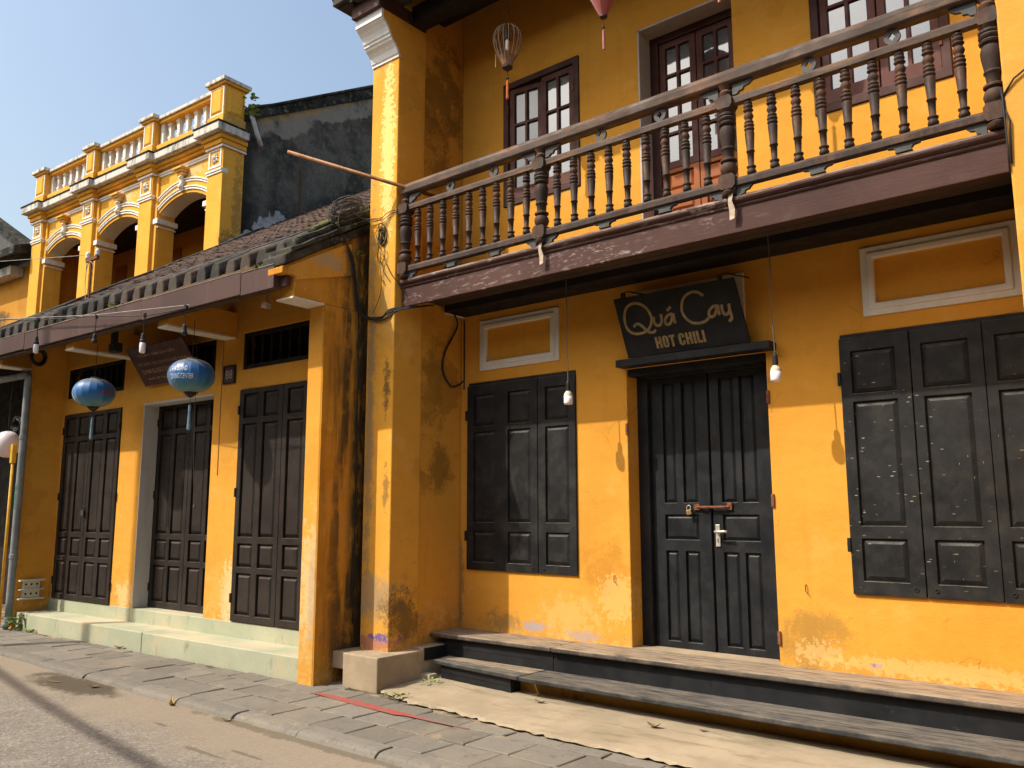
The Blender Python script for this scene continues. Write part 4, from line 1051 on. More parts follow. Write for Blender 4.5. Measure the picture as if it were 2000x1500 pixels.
# doors
RW = [(0.45, 0.885), (0.95, 1.20), (1.27, 2.50), (2.565, 2.835)]
def low_door(a, b, v, z0, z1):
    m = (a + b) / 2; w = m - a
    for s0, s1 in ((a + 0.004, m - 0.003), (m + 0.003, b - 0.004)):
        cols = [(s0 + 0.075, s0 + 0.335), (s1 - 0.335, s1 - 0.075)]
        lf = leaf(low, "door_leaf", s0, s1, z0, z1, v, 0.04, cols, RW, M['brown_door'], depth=0.03, w=0.034)
        hx = s0 if s0 < m - 0.1 else s1
        for z in (0.62, 1.75, 2.66):
            hinge(lf, hx, v, z, 'brown_door')
    return lf
low_door(*DU[0], 0.432, 0.378, 2.885)
low_door(*DU[1], 0.640, 0.376, 2.885)
low_door(*DU[2], 0.432, 0.378, 2.885)
part("door_lining", MB().box(-3.956, -3.942, 0.444, 0.64, 0.375, 2.89).box(-3.942, -2.444, 0.444, 0.64, 2.872, 2.896), M['grey_reveal'], low)
spm = mesh_of(MB().lathe([(0.012, 0), (0.017, 0.03), (0.010, 0.06), (0.016, 0.16), (0.010, 0.27), (0.017, 0.30), (0.010, 0.36)], 8), "vent_bar", M['brown_door'], True)
for a, b in DU:
    vt = part("vent", MB().holed(a + 0.002, b - 0.002, 3.122, 3.538, 0.462, 0.53, [(a + 0.05, b - 0.05, 3.17, 3.50)]), M['dark_beam'], low)
    part("vent_dark_sheet", MB().box(a, b, 0.61, 0.618, 3.1, 3.55), M['black'], vt)  # black sheet standing in for the dark recess behind the bars
    for k in range(9):
        inst("vent_bar", spm, (a + 0.13 + (b - a - 0.26) * k / 8, 0.50, 3.16), vt)

# roof
SL = 0.62; TH = math.atan(SL)
def rz(v): return 3.925 + SL * (v + 0.35)
roof = part("roof", MB().prism([(-0.42, rz(-0.42) - 0.07), (-0.42, rz(-0.42) - 0.01), (5.8, rz(5.8) - 0.01), (5.8, rz(5.8) - 0.07)], 'x', -6.52, -0.06), M['ceil_warm'], low)
def tile_mb(w0, w1, ln, hgt, th):
    """one barrel tile running up slope along +y, front edge at y=0"""
    mb = MB(); n = 5; vs = []
    for (w, y, dz) in ((w0, 0, 0), (w1, ln, 0.0)):
        for sgn in (1, 0):
            for k in range(n):
                a = math.pi * k / (n - 1)
                r = 1.0 if sgn else max(0.0, 1 - th / hgt)
                vs.append((-math.cos(a) * w / 2 * (1 if sgn else 0.8), y, dz + math.sin(a) * hgt * r))
    fs = []
    for k in range(n - 1):
        fs.append((k, k + 1, 2 * n + k + 1, 2 * n + k)[::-1])
        fs.append((n + k + 1, n + k, k, k + 1)[::-1] if False else (k, n + k, n + k + 1, k + 1))
    mb.add(vs, fs); return mb
cap = tile_mb(0.170, 0.140, 0.20, 0.062, 0.022)
pan = MB().add([(-0.075, 0, 0.016), (0.0, 0, 0.0), (0.075, 0, 0.016), (-0.075, 0.2, 0.016), (0.0, 0.2, 0.0), (0.075, 0.2, 0.016), (-0.075, 0, -0.004), (0, 0, -0.018), (0.075, 0, -0.004)],
               [(0, 1, 4, 3), (1, 2, 5, 4), (6, 7, 1, 0), (7, 8, 2, 1)])
capme = [mesh_of(cap, "roof_tile", M['tile'])]
cols = [-6.36 + 0.2565 * k for k in range(25)]
rest = MB()
ct, sn = math.cos(TH), math.sin(TH)
cnt = 0
ROW = 0.118
nrow = int((5.75 + 0.30) / ct / ROW)
for r in range(nrow):
    for ci, u in enumerate(cols):
        s0 = 0.20 + r * ROW
        v = -0.35 + s0 * ct; z = rz(-0.35) + s0 * sn
        du = random.uniform(-0.012, 0.012); ry = random.uniform(-0.05, 0.05); rx = TH - 0.085 + random.uniform(-0.04, 0.04); rzz = random.uniform(-0.07, 0.07)
        lift = 0.034 + random.uniform(-0.006, 0.010)
        mat3 = Matrix.Rotation(rzz, 4, 'Z') @ Matrix.Rotation(rx, 4, 'X') @ Matrix.Rotation(ry, 4, 'Y')
        P = Vector((u + du, v - sn * lift, z + ct * lift))
        if r < 12:
            o = inst("roof_tile", capme[0], P, roof, rot=mat3.to_euler())
        else:
            rest.add([P + mat3 @ Vector(q) for q in cap.v], cap.f)
        # pan tile in the channel to the right
        if ci < len(cols) - 1:
            P2 = Vector((u + 0.128 + random.uniform(-0.01, 0.01), v - 0.03, z + 0.022 + random.uniform(-0.004, 0.008)))
            m2 = Matrix.Rotation(random.uniform(-0.06, 0.06), 4, 'Z') @ Matrix.Rotation(TH - 0.10 + random.uniform(-0.03, 0.03), 4, 'X')
            rest.add([P2 + m2 @ Vector(q) for q in pan.v], pan.f)
tf = part("roof_tile_field", rest, M['tile'], roof); tf["kind"] = "stuff"
for k, u in enumerate(cols):
    hh = random.uniform(0.185, 0.215); w = random.uniform(0.078, 0.088); z0 = rz(-0.42) - 0.045
    pf = [(u - w, z0), (u - w * 0.94, z0 + hh * 0.55), (u - w * 0.66, z0 + hh * 0.93), (u - w * 0.3, z0 + hh), (u + w * 0.3, z0 + hh), (u + w * 0.66, z0 + hh * 0.93), (u + w * 0.94, z0 + hh * 0.55), (u + w, z0)]
    mb = MB().prism(pf, 'y', -0.40 + random.uniform(-0.012, 0.012), -0.02)
    mb.v = [(p[0], p[1], p[2] + (SL * (p[1] + 0.40) if p[1] > -0.2 else 0)) for p in mb.v]
    part("eave_tile", mb, M['tile_grey'], roof, bev=0.014)
part("eave_board", MB().box(-6.5, -0.08, -0.36, -0.33, rz(-0.42) - 0.09, rz(-0.42) + 0.06), M['black'], roof)  # matt black strip behind the tiles, their gaps show black
# verges
def vg(u0, u1, va, vb, z_at_va, sl, th, mat, name, bevw=0.02):
    f = lambda v: z_at_va + sl * (v - va)
    n = 14; poly = []
    for k in range(n + 1):
        v = va + (vb - va) * k / n; poly.append((v, f(v) + random.uniform(-0.006, 0.006)))
    for k in range(n, -1, -1):
        v = va + (vb - va) * k / n; poly.append((v, f(v) + th + random.uniform(-0.012, 0.012)))
    return part(name, MB().prism(poly, 'x', u0, u1), M[mat], roof, bev=bevw)
vg(-0.32, 0.035, -0.50, 1.6, 3.765, 0.565, 0.10, 'mossy', "verge_band")
vg(-0.33, 0.060, -0.46, 1.6, 3.885, 0.575, 0.050, 'mossy', "verge_band", 0.012)
vg(-0.30, -0.01, -0.36, 1.6, 3.955, 0.60, 0.11, 'mossy', "verge_coping", 0.03)
vg(-0.27, -0.05, -0.10, 1.8, 4.19, 0.60, 0.075, 'mossy', "verge_coping", 0.03)
vg(-6.74, -6.50, -0.48, 6.2, rz(-0.48) - 0.10, SL, 0.24, 'black_coping', "verge_coping", 0.03)

# gutter in painted sections
for i, (a, b) in enumerate(((-6.95, -5.28), (-5.275, -2.43), (-2.425, -0.64), (-0.635, -0.13))):
    d = 0.012 * i
    gt = part("gutter", MB().box(a, b, -0.50 + 0.002 * (i % 2), -0.40, 3.615 - d, 3.835 - d), M['gutter'], low, bev=0.004)
    part("gutter_lip", MB().box(a, b, -0.504, -0.48, 3.836 - d, 3.842 - d), M['gutter_lip'], gt)
part("gutter_end", MB().box(-0.128, -0.035, -0.43, -0.385, 3.60, 3.70), M['gutter'], low, bev=0.003)
part("gutter_board", MB().box(-6.8, -0.25, -0.47, -0.385, 3.583, 3.606), M['underside'], low)

# mortar patches where the roof meets the blackened gable
def smear(pts, w, mat):
    """a ragged mortar fillet pressed into the angle between the tiles and the gable"""
    rg = random.Random(5); mb = MB(); P = smooth_pts(pts, 9); n = len(P); vs = []
    for k, p in enumerate(P):
        f = math.sin(math.pi * (k + 0.5) / n) ** 0.4
        hgt = w * f * rg.uniform(0.55, 1.25)
        vs += [(-6.640, p.y + rg.uniform(-0.02, 0.02), p.z + hgt), (-6.600, p.y + rg.uniform(-0.02, 0.02), p.z + hgt * 0.45), (-6.50 + rg.uniform(-0.03, 0.05) * f, p.y, p.z - 0.04)]
    mb.add(vs, [(3 * k + q, 3 * k + 3 + q, 3 * k + 4 + q, 3 * k + 1 + q) for k in range(n - 1) for q in range(2)])
    return part("mortar_patch", mb, M[mat], roof)
smear([(-6.6, 3.10, rz(3.10) + 0.10), (-6.6, 3.45, rz(3.45) + 0.11), (-6.6, 3.75, rz(3.75) + 0.12)], 0.12, 'patch_grey')
smear([(-6.6, 3.75, rz(3.75) + 0.13), (-6.6, 4.1, rz(4.1) + 0.14), (-6.6, 4.45, rz(4.45) + 0.13)], 0.24, 'patch_grey')

# ------------------------------------------------------------------ the arcaded house behind
AB = (-3.6, 0.0, 0.0)
arc = thing("arcaded_house", "tall yellow house with arched loggia, white mouldings and balustraded parapet", "house", AB, AF)
PC = [-0.225, -2.48, -4.70, -6.92]
PW = 0.225
for i, c in enumerate(PC):
    p_ = part("pilaster", MB().box(c - PW, c + PW, -0.02, 0.30 if i else 0.42, 3.8, 8.0), M['arcade'], arc, bev=0.008)
    part("pilaster_backing", MB().box(c - PW - 0.10 if i < 3 else c - PW, c + PW + 0.10 if i else c + PW - 0.004, 0.045, 0.30, 3.8, 8.0), M['arcade'], p_, bev=0.006)
    part("capital_band", MB().box(c - PW - 0.03, c + PW + (0.03 if i else 0.004), -0.055, 0.10, 7.575, 7.615).box(c - PW - 0.015, c + PW + (0.015 if i else 0.003), -0.04, 0.10, 7.535, 7.574), M['white_arc'], p_, bev=0.008)
    part("flower_panel", MB().holed(c - 0.19, c + 0.19, 7.66, 8.0, -0.035, 0.02, [(c - 0.15, c + 0.15, 7.70, 7.97)], False), M['white_arc'], p_, bev=0.004)
    fl = MB()
    for k in range(8):
        a = k * math.pi / 4 + 0.2; L = 0.115 if k % 2 else 0.09
        tip = (c + L * math.cos(a), -0.030, 7.835 + L * 1.05 * math.sin(a)); sx, sz = -math.sin(a) * 0.03, math.cos(a) * 0.03
        mid = (c + L * 0.6 * math.cos(a), -0.060, 7.835 + L * 0.63 * math.sin(a))
        fl.add([(c, -0.03, 7.835), (mid[0] + sx, -0.035, mid[2] + sz), tip, (mid[0] - sx, -0.035, mid[2] - sz), mid], [(0, 1, 4), (1, 2, 4), (2, 3, 4), (3, 0, 4)])
    fl.lathe([(0.001, -0.02), (0.03, -0.01), (0.035, 0.005), (0.001, 0.03)], 8, (c, -0.05, 7.835))
    part("flower_relief", fl, M['white_arc'], p_)
    # entablature blocks stepping out over the pilaster
    e1 = 0.03 if i else 0.01
    part("entablature", MB().box(c - PW - 0.02, c + PW + e1, -0.05, 0.45, 8.002, 8.06).box(c - PW - 0.05, c + PW + e1 + 0.02, -0.09, 0.45, 8.061, 8.15).box(c - PW - 0.085, c + PW + e1 + 0.05, -0.13, 0.45, 8.151, 8.235), M['arcade'], p_, bev=0.012)
    part("entablature_line", MB().box(c - PW - 0.035, c + PW + e1 + 0.02, -0.068, 0.45, 8.008, 8.045), M['white_arc'], p_, bev=0.006)
    cor = part("cornice_block", MB().box(c - PW - 0.17, c + PW + (0.17 if i else 0.14), -0.24, 0.42, 8.237, 8.385), M['white_dirty'], p_, bev=0.012)
    part("cornice_top", MB().box(c - PW - 0.185, c + PW + (0.185 if i else 0.155), -0.255, 0.42, 8.386, 8.412), M['black_coping'], cor)
    # parapet pier
    top = 9.27 if i else 9.33
    pw = PW if i in (0, 3) else 0.19
    q = part("parapet_pier", MB().box(c - pw - 0.03, c + pw + 0.0, -0.06, 0.42, 8.413, 8.64).box(c - pw, c + pw - 0.02, -0.03, 0.40, 8.641, top - 0.12), M['arcade'], arc, bev=0.008)
    part("pier_cap", MB().box(c - pw - 0.04, c + pw + 0.03, -0.08, 0.45, top - 0.118, top - 0.075), M['arcade'], q, bev=0.008)
    part("pier_coping", MB().box(c - pw - 0.08, c + pw + 0.06, -0.12, 0.48, top - 0.074, top), M['white_dirty'], q, bev=0.01)
    part("pier_panel", MB().raised(c - pw + 0.045, c + pw - 0.065, 8.67, top - 0.16, -0.031, -0.062, 0.05), M['arcade'], q)
    part("pier_trim", MB().holed(c - pw + 0.015, c + pw - 0.035, 8.655, top - 0.14, -0.044, -0.028, [(c - pw + 0.042, c + pw - 0.062, 8.675, top - 0.165)], False), M['white_arc'], q)
    if i == 0:
        sp = MB().raised(0.03, 0.36, 8.67, top - 0.16, 0.0, -0.03, 0.05); sp.v = [(c + pw - 0.02 - p[1] + 0.001, p[0], p[2]) for p in sp.v]
        part("pier_panel", sp, M['arcade'], q)
# bays
balp = [(0, .06), (.05, .06), (.07, .045), (.12, .036), (.24, .040), (.30, .052), (.36, .052), (.40, .036), (.62, .040), (.80, .048), (.84, .036), (.86, .055), (.93, .060), (1.0, .060)]
b4 = MB()
for (z0, r0), (z1, r1) in zip(balp, balp[1:]):
    H = 0.46
    b4.add([(-r0, -r0, z0 * H), (r0, -r0, z0 * H), (r0, r0, z0 * H), (-r0, r0, z0 * H), (-r1, -r1, z1 * H), (r1, -r1, z1 * H), (r1, r1, z1 * H), (-r1, r1, z1 * H)],
           [(0, 1, 5, 4), (1, 2, 6, 5), (2, 3, 7, 6), (3, 0, 4, 7)])
b4me = mesh_of(b4, "baluster", M['white_arc'])
for i in range(3):
    r_, l_ = PC[i] - PW, PC[i + 1] + PW
    cx = (PC[i] + PC[i + 1]) / 2; hw = 0.79; spring, apex = 7.235, 7.46
    R = (hw * hw + (apex - spring) ** 2) / (2 * (apex - spring)); cz = apex - R
    a0 = math.asin(hw / R)
    def arc_pts(rad, n=20, k=1.0):
        return [(cx + rad * math.sin(-a0 * k + 2 * a0 * k * t / n), cz + rad * math.cos(-a0 * k + 2 * a0 * k * t / n)) for t in range(n + 1)]
    poly = [(l_ - 0.2, 3.8), (l_ - 0.2, 8.1), (r_ + 0.2, 8.1), (r_ + 0.2, 3.8), (cx + hw, 3.8)] + arc_pts(R)[::-1] + [(cx - hw, 3.8)]
    w_ = part("arch_wall", MB().prism(poly, 'y', 0.085, 0.42), M['arcade'], arc)
    ap_ = arc_pts(R - 0.006)
    part("arch_soffit", MB().prism(ap_ + [(p[0], p[1] + 0.004) for p in reversed(ap_)], 'y', 0.11, 0.418), M['white_arc'], w_)
    for rad, wd, pr_ in ((R + 0.055, 0.03, 0.025), (R + 0.10, 0.03, 0.035), (R + 0.215, 0.028, 0.022), (R + 0.258, 0.03, 0.034)):
        o_, i_ = arc_pts(rad + wd, 24, 1.06), arc_pts(rad, 24, 1.06)
        part("arch_moulding", MB().prism(o_ + i_[::-1], 'y', 0.085 - pr_, 0.09), M['white_arc'], w_, bev=0.006, seg=1)
    for s in (-1, 1):
        e = cx + s * hw
        part("impost", MB().box(e - 0.17 if s < 0 else e - 0.06, e + 0.06 if s < 0 else e + 0.17, 0.02, 0.46, 7.03, 7.13), M['white_arc'], w_, bev=0.006)
        part("impost_line", MB().box(e - 0.12 if s < 0 else e - 0.03, e + 0.03 if s < 0 else e + 0.12, 0.055, 0.44, 6.955, 6.985), M['white_arc'], w_, bev=0.004)
        part("jamb_strip", MB().box(e - 0.13 if s < 0 else e + 0.06, e - 0.06 if s < 0 else e + 0.13, 0.055, 0.09, 3.8, 6.95), M['arcade'], w_, bev=0.006)
    kz = part("keystone", MB().box(cx - 0.09, cx + 0.09, -0.02, 0.09, 7.80, 7.86).box(cx - 0.12, cx + 0.12, -0.06, 0.09, 7.861, 7.90), M['arcade'], w_, bev=0.012)
    part("keystone_top", MB().box(cx - 0.15, cx + 0.15, -0.09, 0.09, 7.901, 7.945), M['arcade'], w_, bev=0.01)
    part("keystone_scroll", MB().tube(smooth_pts([(cx, 0.0, 7.80), (cx, 0.05, 7.74), (cx, 0.055, 7.68), (cx, 0.02, 7.63), (cx, 0.03, 7.56), (cx, 0.06, 7.53)], 4), [0.045 + 0.01 * math.sin(k) for k in range(21)], 8), M['white_arc'], w_, smooth=True)
    # entablature and cornice between pilasters
    part("frieze", MB().box(l_ - 0.05, r_ + 0.05, 0.02, 0.42, 8.101, 8.16).box(l_ - 0.05, r_ + 0.05, -0.03, 0.42, 8.161, 8.236), M['arcade'], w_, bev=0.012)
    part("frieze_line", MB().box(l_, r_, 0.045, 0.1, 8.01, 8.048).box(l_, r_, 0.06, 0.1, 7.97, 8.008), M['white_arc'], w_, bev=0.006)
    cor = part("cornice", MB().box(l_ - 0.03, r_ + 0.03, -0.15, 0.41, 8.238, 8.382), M['white_dirty'], w_, bev=0.012)
    part("cornice_top", MB().box(l_ - 0.03, r_ + 0.03, -0.165, 0.41, 8.383, 8.409), M['black_coping'], w_)
    bs = part("balustrade", MB().box(l_ - 0.02, r_ + 0.02, 0.02, 0.36, 8.411, 8.645), M['arcade'], arc, bev=0.006)
    part("top_rail", MB().box(l_, r_, 0.04, 0.32, 9.105, 9.165), M['arcade'], bs, bev=0.008)
    part("rail_coping", MB().box(l_ - 0.02, r_ + 0.02, 0.0, 0.36, 9.166, 9.235), M['white_dirty'], bs, bev=0.008)
    for k in range(6):
        inst("baluster", b4me, (l_ + 0.22 + (r_ - l_ - 0.36) * k / 5, 0.18, 8.645), bs)
    part("end_block", MB().box(l_ - 0.01, l_ + 0.085, 0.09, 0.27, 8.645, 9.105), M['white_arc'], bs)
    # loggia railing seen in the shade
    part("loggia_rail", MB().box(cx - hw - 0.2, cx + hw + 0.2, 1.30, 1.36, 5.0, 6.42), M['dark_beam'], w_)
# loggia interior
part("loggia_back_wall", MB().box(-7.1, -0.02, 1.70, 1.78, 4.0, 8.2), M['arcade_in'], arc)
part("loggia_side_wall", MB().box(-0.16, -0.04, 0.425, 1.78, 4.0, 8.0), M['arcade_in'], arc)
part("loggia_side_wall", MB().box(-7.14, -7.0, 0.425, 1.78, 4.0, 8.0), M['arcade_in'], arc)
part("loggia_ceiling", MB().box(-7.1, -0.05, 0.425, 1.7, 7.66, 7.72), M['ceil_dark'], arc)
part("loggia_door", MB().box(-2.0, -1.0, 1.66, 1.705, 4.2, 7.2), M['frame_wood'], arc)
for i in range(3):
    cx = (PC[i] + PC[i + 1]) / 2
    part("loggia_door", MB().box(cx - 0.75, cx - 0.30, 1.66, 1.705, 4.2, 7.3), M['orange_wood'], arc)
# blackened gable with raked coping
gp = [(0.42, 4.0), (0.42, 8.80), (1.0, 9.05), (7.0, 12.5), (7.0, 4.0)]
gb = part("gable_wall", MB().prism(gp, 'x', -0.28, -0.02), M['gable'], arc)
part("gable_coping", MB().prism([(0.40, 8.66), (0.40, 8.90), (0.95, 9.15), (7.0, 12.62), (7.0, 12.30)], 'x', -0.34, 0.035), M['black_coping'], gb, bev=0.02)
part("gable_coping", MB().prism([(0.46, 8.905), (0.46, 8.96), (0.95, 9.21), (7.0, 12.70), (7.0, 12.62), (0.95, 9.155)], 'x', -0.38, 0.075), M['black_coping'], gb, bev=0.02)
part("rain_spout", MB().tube([(-0.06, 0.50, 8.82), (0.07, 0.52, 8.72), (0.075, 0.60, 8.50), (0.075, 0.72, 8.26)], 0.045, 10), M['pvc'], gb, smooth=True)
part("roof", MB().prism([(0.3, 8.6), (0.3, 8.7), (7.0, 12.4), (7.0, 12.3)], 'x', -7.1, -0.29), M['tile'], arc)
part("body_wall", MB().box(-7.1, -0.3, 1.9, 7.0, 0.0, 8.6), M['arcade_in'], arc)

# ------------------------------------------------------------------ neighbour at the far left edge
nb = thing("corner_house", "yellow house with dark tiled eave at the far left edge", "house", (-9.0, 0.2, 0), AF)
part("wall", MB().box(-11.5, -7.32, 0.25, 0.6, 3.5, 7.25), plaster("corner_house_plaster", (0.58, 0.27, 0.035), (0.48, 0.21, 0.03), 0.2, 0.3, blobs=[((-0.1, 0, 6.1), (0.5, 1, 0.35), (0.06, 0.05, 0.03), 1.2, 4, 0.8)]), nb)
part("rain_pipe", MB().box(-7.52, -7.40, 0.16, 0.25, 3.5, 7.2), M['iron_grey'], nb)
part("roof", MB().prism([(-0.35, 7.30), (-0.35, 7.50), (0.3, 7.72), (4, 9.4), (4, 9.2), (0.3, 7.45)], 'x', -11.6, -7.25), M['black_coping'], nb, bev=0.02)
part("eave_board", MB().box(-11.4, -8.05, -0.05, 0.24, 7.02, 7.22), M['white_dirty'], nb)
part("upper_gable", MB().prism([(-11.8, 7.5), (-11.8, 9.45), (-8.35, 7.62)], 'y', 0.62, 0.9), M['iron_grey'], nb)
part("gable_edge", MB().prism([(-11.8, 9.45), (-11.8, 9.60), (-8.1, 7.66), (-8.35, 7.62)], 'y', 0.5, 0.95), M['black_coping'], nb)

# porch of the arcaded house, only a dark sliver of it is seen
part("porch_wall", MB().box(-12.0, -0.3, -1.6, -1.5, -0.05, 4.4), M['dark_beam'], arc)  # dark wall standing in for the shaded depth of the porch
part("unseen_shade_roof", MB().prism([(-3.6, 3.72), (-3.6, 3.80), (-0.02, 5.2), (-0.02, 5.1)], 'x', -12.0, -0.12), M['ceil_dark'], arc)  # unseen roof, added to keep the sun off the porch wall

# ------------------------------------------------------------------ signs
sg = thing("hanging_sign", "black tilted board with gold script lettering above the double door", "sign", (-3.25, 6.15, 2.84))
P0 = Vector((-3.805, 6.185, 2.848)); UX = Vector((1, 0, 0)); UZ = Vector((-0.06, -0.125, 0.50)).normalized(); UN = UX.cross(UZ).normalized()
if UN.y > 0: UN = -UN
def sgn(u, w, d=0.0): return P0 + UX * u + UZ * w + UN * d
def board(c, W, H, t, fn):
    vs = [fn(0, 0, 0), fn(W, 0, 0), fn(W, H, 0), fn(0, H, 0), fn(0, 0, -t), fn(W, 0, -t), fn(W, H, -t), fn(0, H, -t)]
    return MB().add(vs, [(0, 1, 2, 3), (7, 6, 5, 4), (1, 0, 4, 5), (2, 1, 5, 6), (3, 2, 6, 7), (0, 3, 7, 4)])
part("board", board(None, 1.115, 0.53, 0.022, sgn), M['board_black'], sg, bev=0.003)
strokes = [
 [(0.262, 0.231), (0.295, 0.266), (0.321, 0.326), (0.309, 0.392), (0.278, 0.444), (0.225, 0.477), (0.166, 0.482), (0.108, 0.455), (0.073, 0.396), (0.059, 0.333), (0.067, 0.266), (0.102, 0.225), (0.151, 0.21), (0.212, 0.212), (0.262, 0.231)],
 [(0.134, 0.273), (0.155, 0.293), (0.186, 0.294), (0.215, 0.27), (0.248, 0.225), (0.278, 0.205), (0.312, 0.204), (0.332, 0.221)],
 [(0.341, 0.335), (0.336, 0.292), (0.349, 0.26), (0.381, 0.256), (0.409, 0.29), (0.415, 0.348)],
 [(0.516, 0.336), (0.478, 0.33), (0.446, 0.3), (0.437, 0.266), (0.455, 0.25), (0.49, 0.266), (0.526, 0.335), (0.523, 0.289), (0.527, 0.249)],
 [(0.478, 0.37), (0.521, 0.398)],
 [(0.828, 0.444), (0.799, 0.475), (0.749, 0.491), (0.692, 0.478), (0.645, 0.44), (0.616, 0.375), (0.615, 0.314), (0.641, 0.264), (0.681, 0.231), (0.733, 0.22), (0.789, 0.227), (0.828, 0.251)],
 [(0.92, 0.342), (0.882, 0.337), (0.847, 0.309), (0.837, 0.273), (0.855, 0.256), (0.888, 0.272), (0.928, 0.341), (0.923, 0.297), (0.925, 0.262)],
 [(0.961, 0.343), (0.957, 0.292), (0.966, 0.261), (0.989, 0.259), (1.016, 0.286), (1.022, 0.342)],
 [(1.016, 0.286), (1.021, 0.252), (1.018, 0.219), (1.004, 0.203), (0.99, 0.206)]]
lt = MB()
for s_ in strokes:
    pts = smooth_pts([(a, b * 0.53 / 0.55, 0) for a, b in s_], 5) if len(s_) > 2 else [Vector((a, b * 0.53 / 0.55, 0)) for a, b in s_]
    W3 = [sgn(p.x, p.y, 0.001) for p in pts]
    lt.tube(W3, 0.0125, 8, flat=(UN, 0.75))
part("script_lettering", lt, M['gold'], sg)
# heavy condensed capitals
bl = MB(); hx = 0.302; hH = 0.100; sw = 0.0225
def rect(a, b, c, d): bl.add([sgn(hx + a, 0.052 + c, 0.004), sgn(hx + b, 0.052 + c, 0.004), sgn(hx + b, 0.052 + d, 0.004), sgn(hx + a, 0.052 + d, 0.004)], [(0, 1, 2, 3)])
def ring(w, gap):
    t_ = 0.015
    pts = [(t_, 0), (w - t_, 0), (w, t_), (w, hH - t_), (w - t_, hH), (t_, hH), (0, hH - t_), (0, t_)]
    inn = [(sw + 0.001, sw * 0.75), (w - sw - 0.001, sw * 0.75), (w - sw, sw * 0.8), (w - sw, hH - sw * 0.8), (w - sw - 0.001, hH - sw * 0.75), (sw + 0.001, hH - sw * 0.75), (sw, hH - sw * 0.8), (sw, sw * 0.8)]
    vs = [sgn(hx + a, 0.052 + b, 0.004) for a, b in pts] + [sgn(hx + a, 0.052 + b, 0.004) for a, b in inn]
    bl.add(vs, [(k, (k + 1) % 8, 8 + (k + 1) % 8, 8 + k) for k in range(8) if not (gap and k == 2)])
    if gap:
        rect(w - sw, w, t_, hH * 0.38); rect(w - sw, w, hH * 0.62, hH - t_)
for chh in "HOT CHILI":
    if chh == 'H': rect(0, sw, 0, hH); rect(0.036, 0.036 + sw, 0, hH); rect(sw, 0.036, 0.040, 0.060); hx += 0.068
    elif chh == 'O': ring(0.056, False); hx += 0.064
    elif chh == 'C': ring(0.056, True); hx += 0.065
    elif chh == 'T': rect(0, 0.053, hH - 0.020, hH); rect(0.0155, 0.0375, 0, hH - 0.020); hx += 0.058
    elif chh == 'I': rect(0, sw, 0, hH); hx += 0.031
    elif chh == 'L': rect(0, sw, 0, hH); rect(sw, 0.044, 0, 0.020); hx += 0.051
    else: hx += 0.028
part("block_lettering", bl, M['gold'], sg)
for u in (0.10, 1.00):
    part("sign_bracket", MB().tube([sgn(u, 0.51, -0.01), sgn(u, 0.57, 0.0), sgn(u + 0.05, 0.575, -0.03), (P0.x + u + 0.08, 6.29, 3.40)], 0.006, 6).box(P0.x + u - 0.08, P0.x + u - 0.05, 6.05, 6.08, 3.335, 3.40), M['cable'], sg)

sb_ = thing("shop_signboard", "dark brown leaning signboard with faint capitals over the middle door", "sign", (-3.25, 0.40, 3.10), LF)
Q0 = Vector((-3.88, 0.40, 3.10)); QX = Vector((1, 0, 0)); QZ = Vector((0.02, -0.30, 0.425)).normalized(); QN = QX.cross(QZ)
def sq(u, w, d=0.0): return Q0 + QX * u + QZ * w + QN * d
if QN.y > 0: QN = -QN
part("board", board(None, 1.25, 0.52, 0.02, sq), M['board_brown'], sb_, bev=0.003)
for txt, w0, hh, x0, ww in (("TRUNG TÂM LẶN BIỂN", 0.375, 0.062, 0.20, 0.80), ("TỔ CHỨC DU LỊCH CÙ LAO CHÀM", 0.260, 0.066, 0.10, 1.06), ("CHAM ISLAND DIVING CENTER", 0.160, 0.060, 0.11, 1.02), ("Add: 88 Nguyễn Thái Học", 0.070, 0.045, 0.17, 0.86)):
    tm = text_mb(txt, hh, ww, 0.0, 0.012)
    tm.v = [sq(x0 + v[0], w0 + v[2], 0.003) for v in tm.v]
    part("sign_lettering", tm, M['letter_tan'], sb_)

npl = thing("number_plate", "small dark house number plate reading 88 between two doors", "number plate", (-2.14, 0.44, 2.98), LF)
part("plate", MB().box(-2.25, -2.03, 0.43, 0.452, 2.98, 3.19), M['frame_wood'], npl, bev=0.003)
part("plate_rim", MB().holed(-2.25, -2.03, 2.98, 3.19, 0.424, 0.431, [(-2.232, -2.048, 2.998, 3.172)], False), M['dark_beam'], npl)
tm = text_mb("88", 0.105, 0.135, 0.0, 0.02); tm.v = [(-2.208 + v[0], 0.427, 3.032 + v[2]) for v in tm.v]
part("digits", tm, M['letter_tan'], npl)

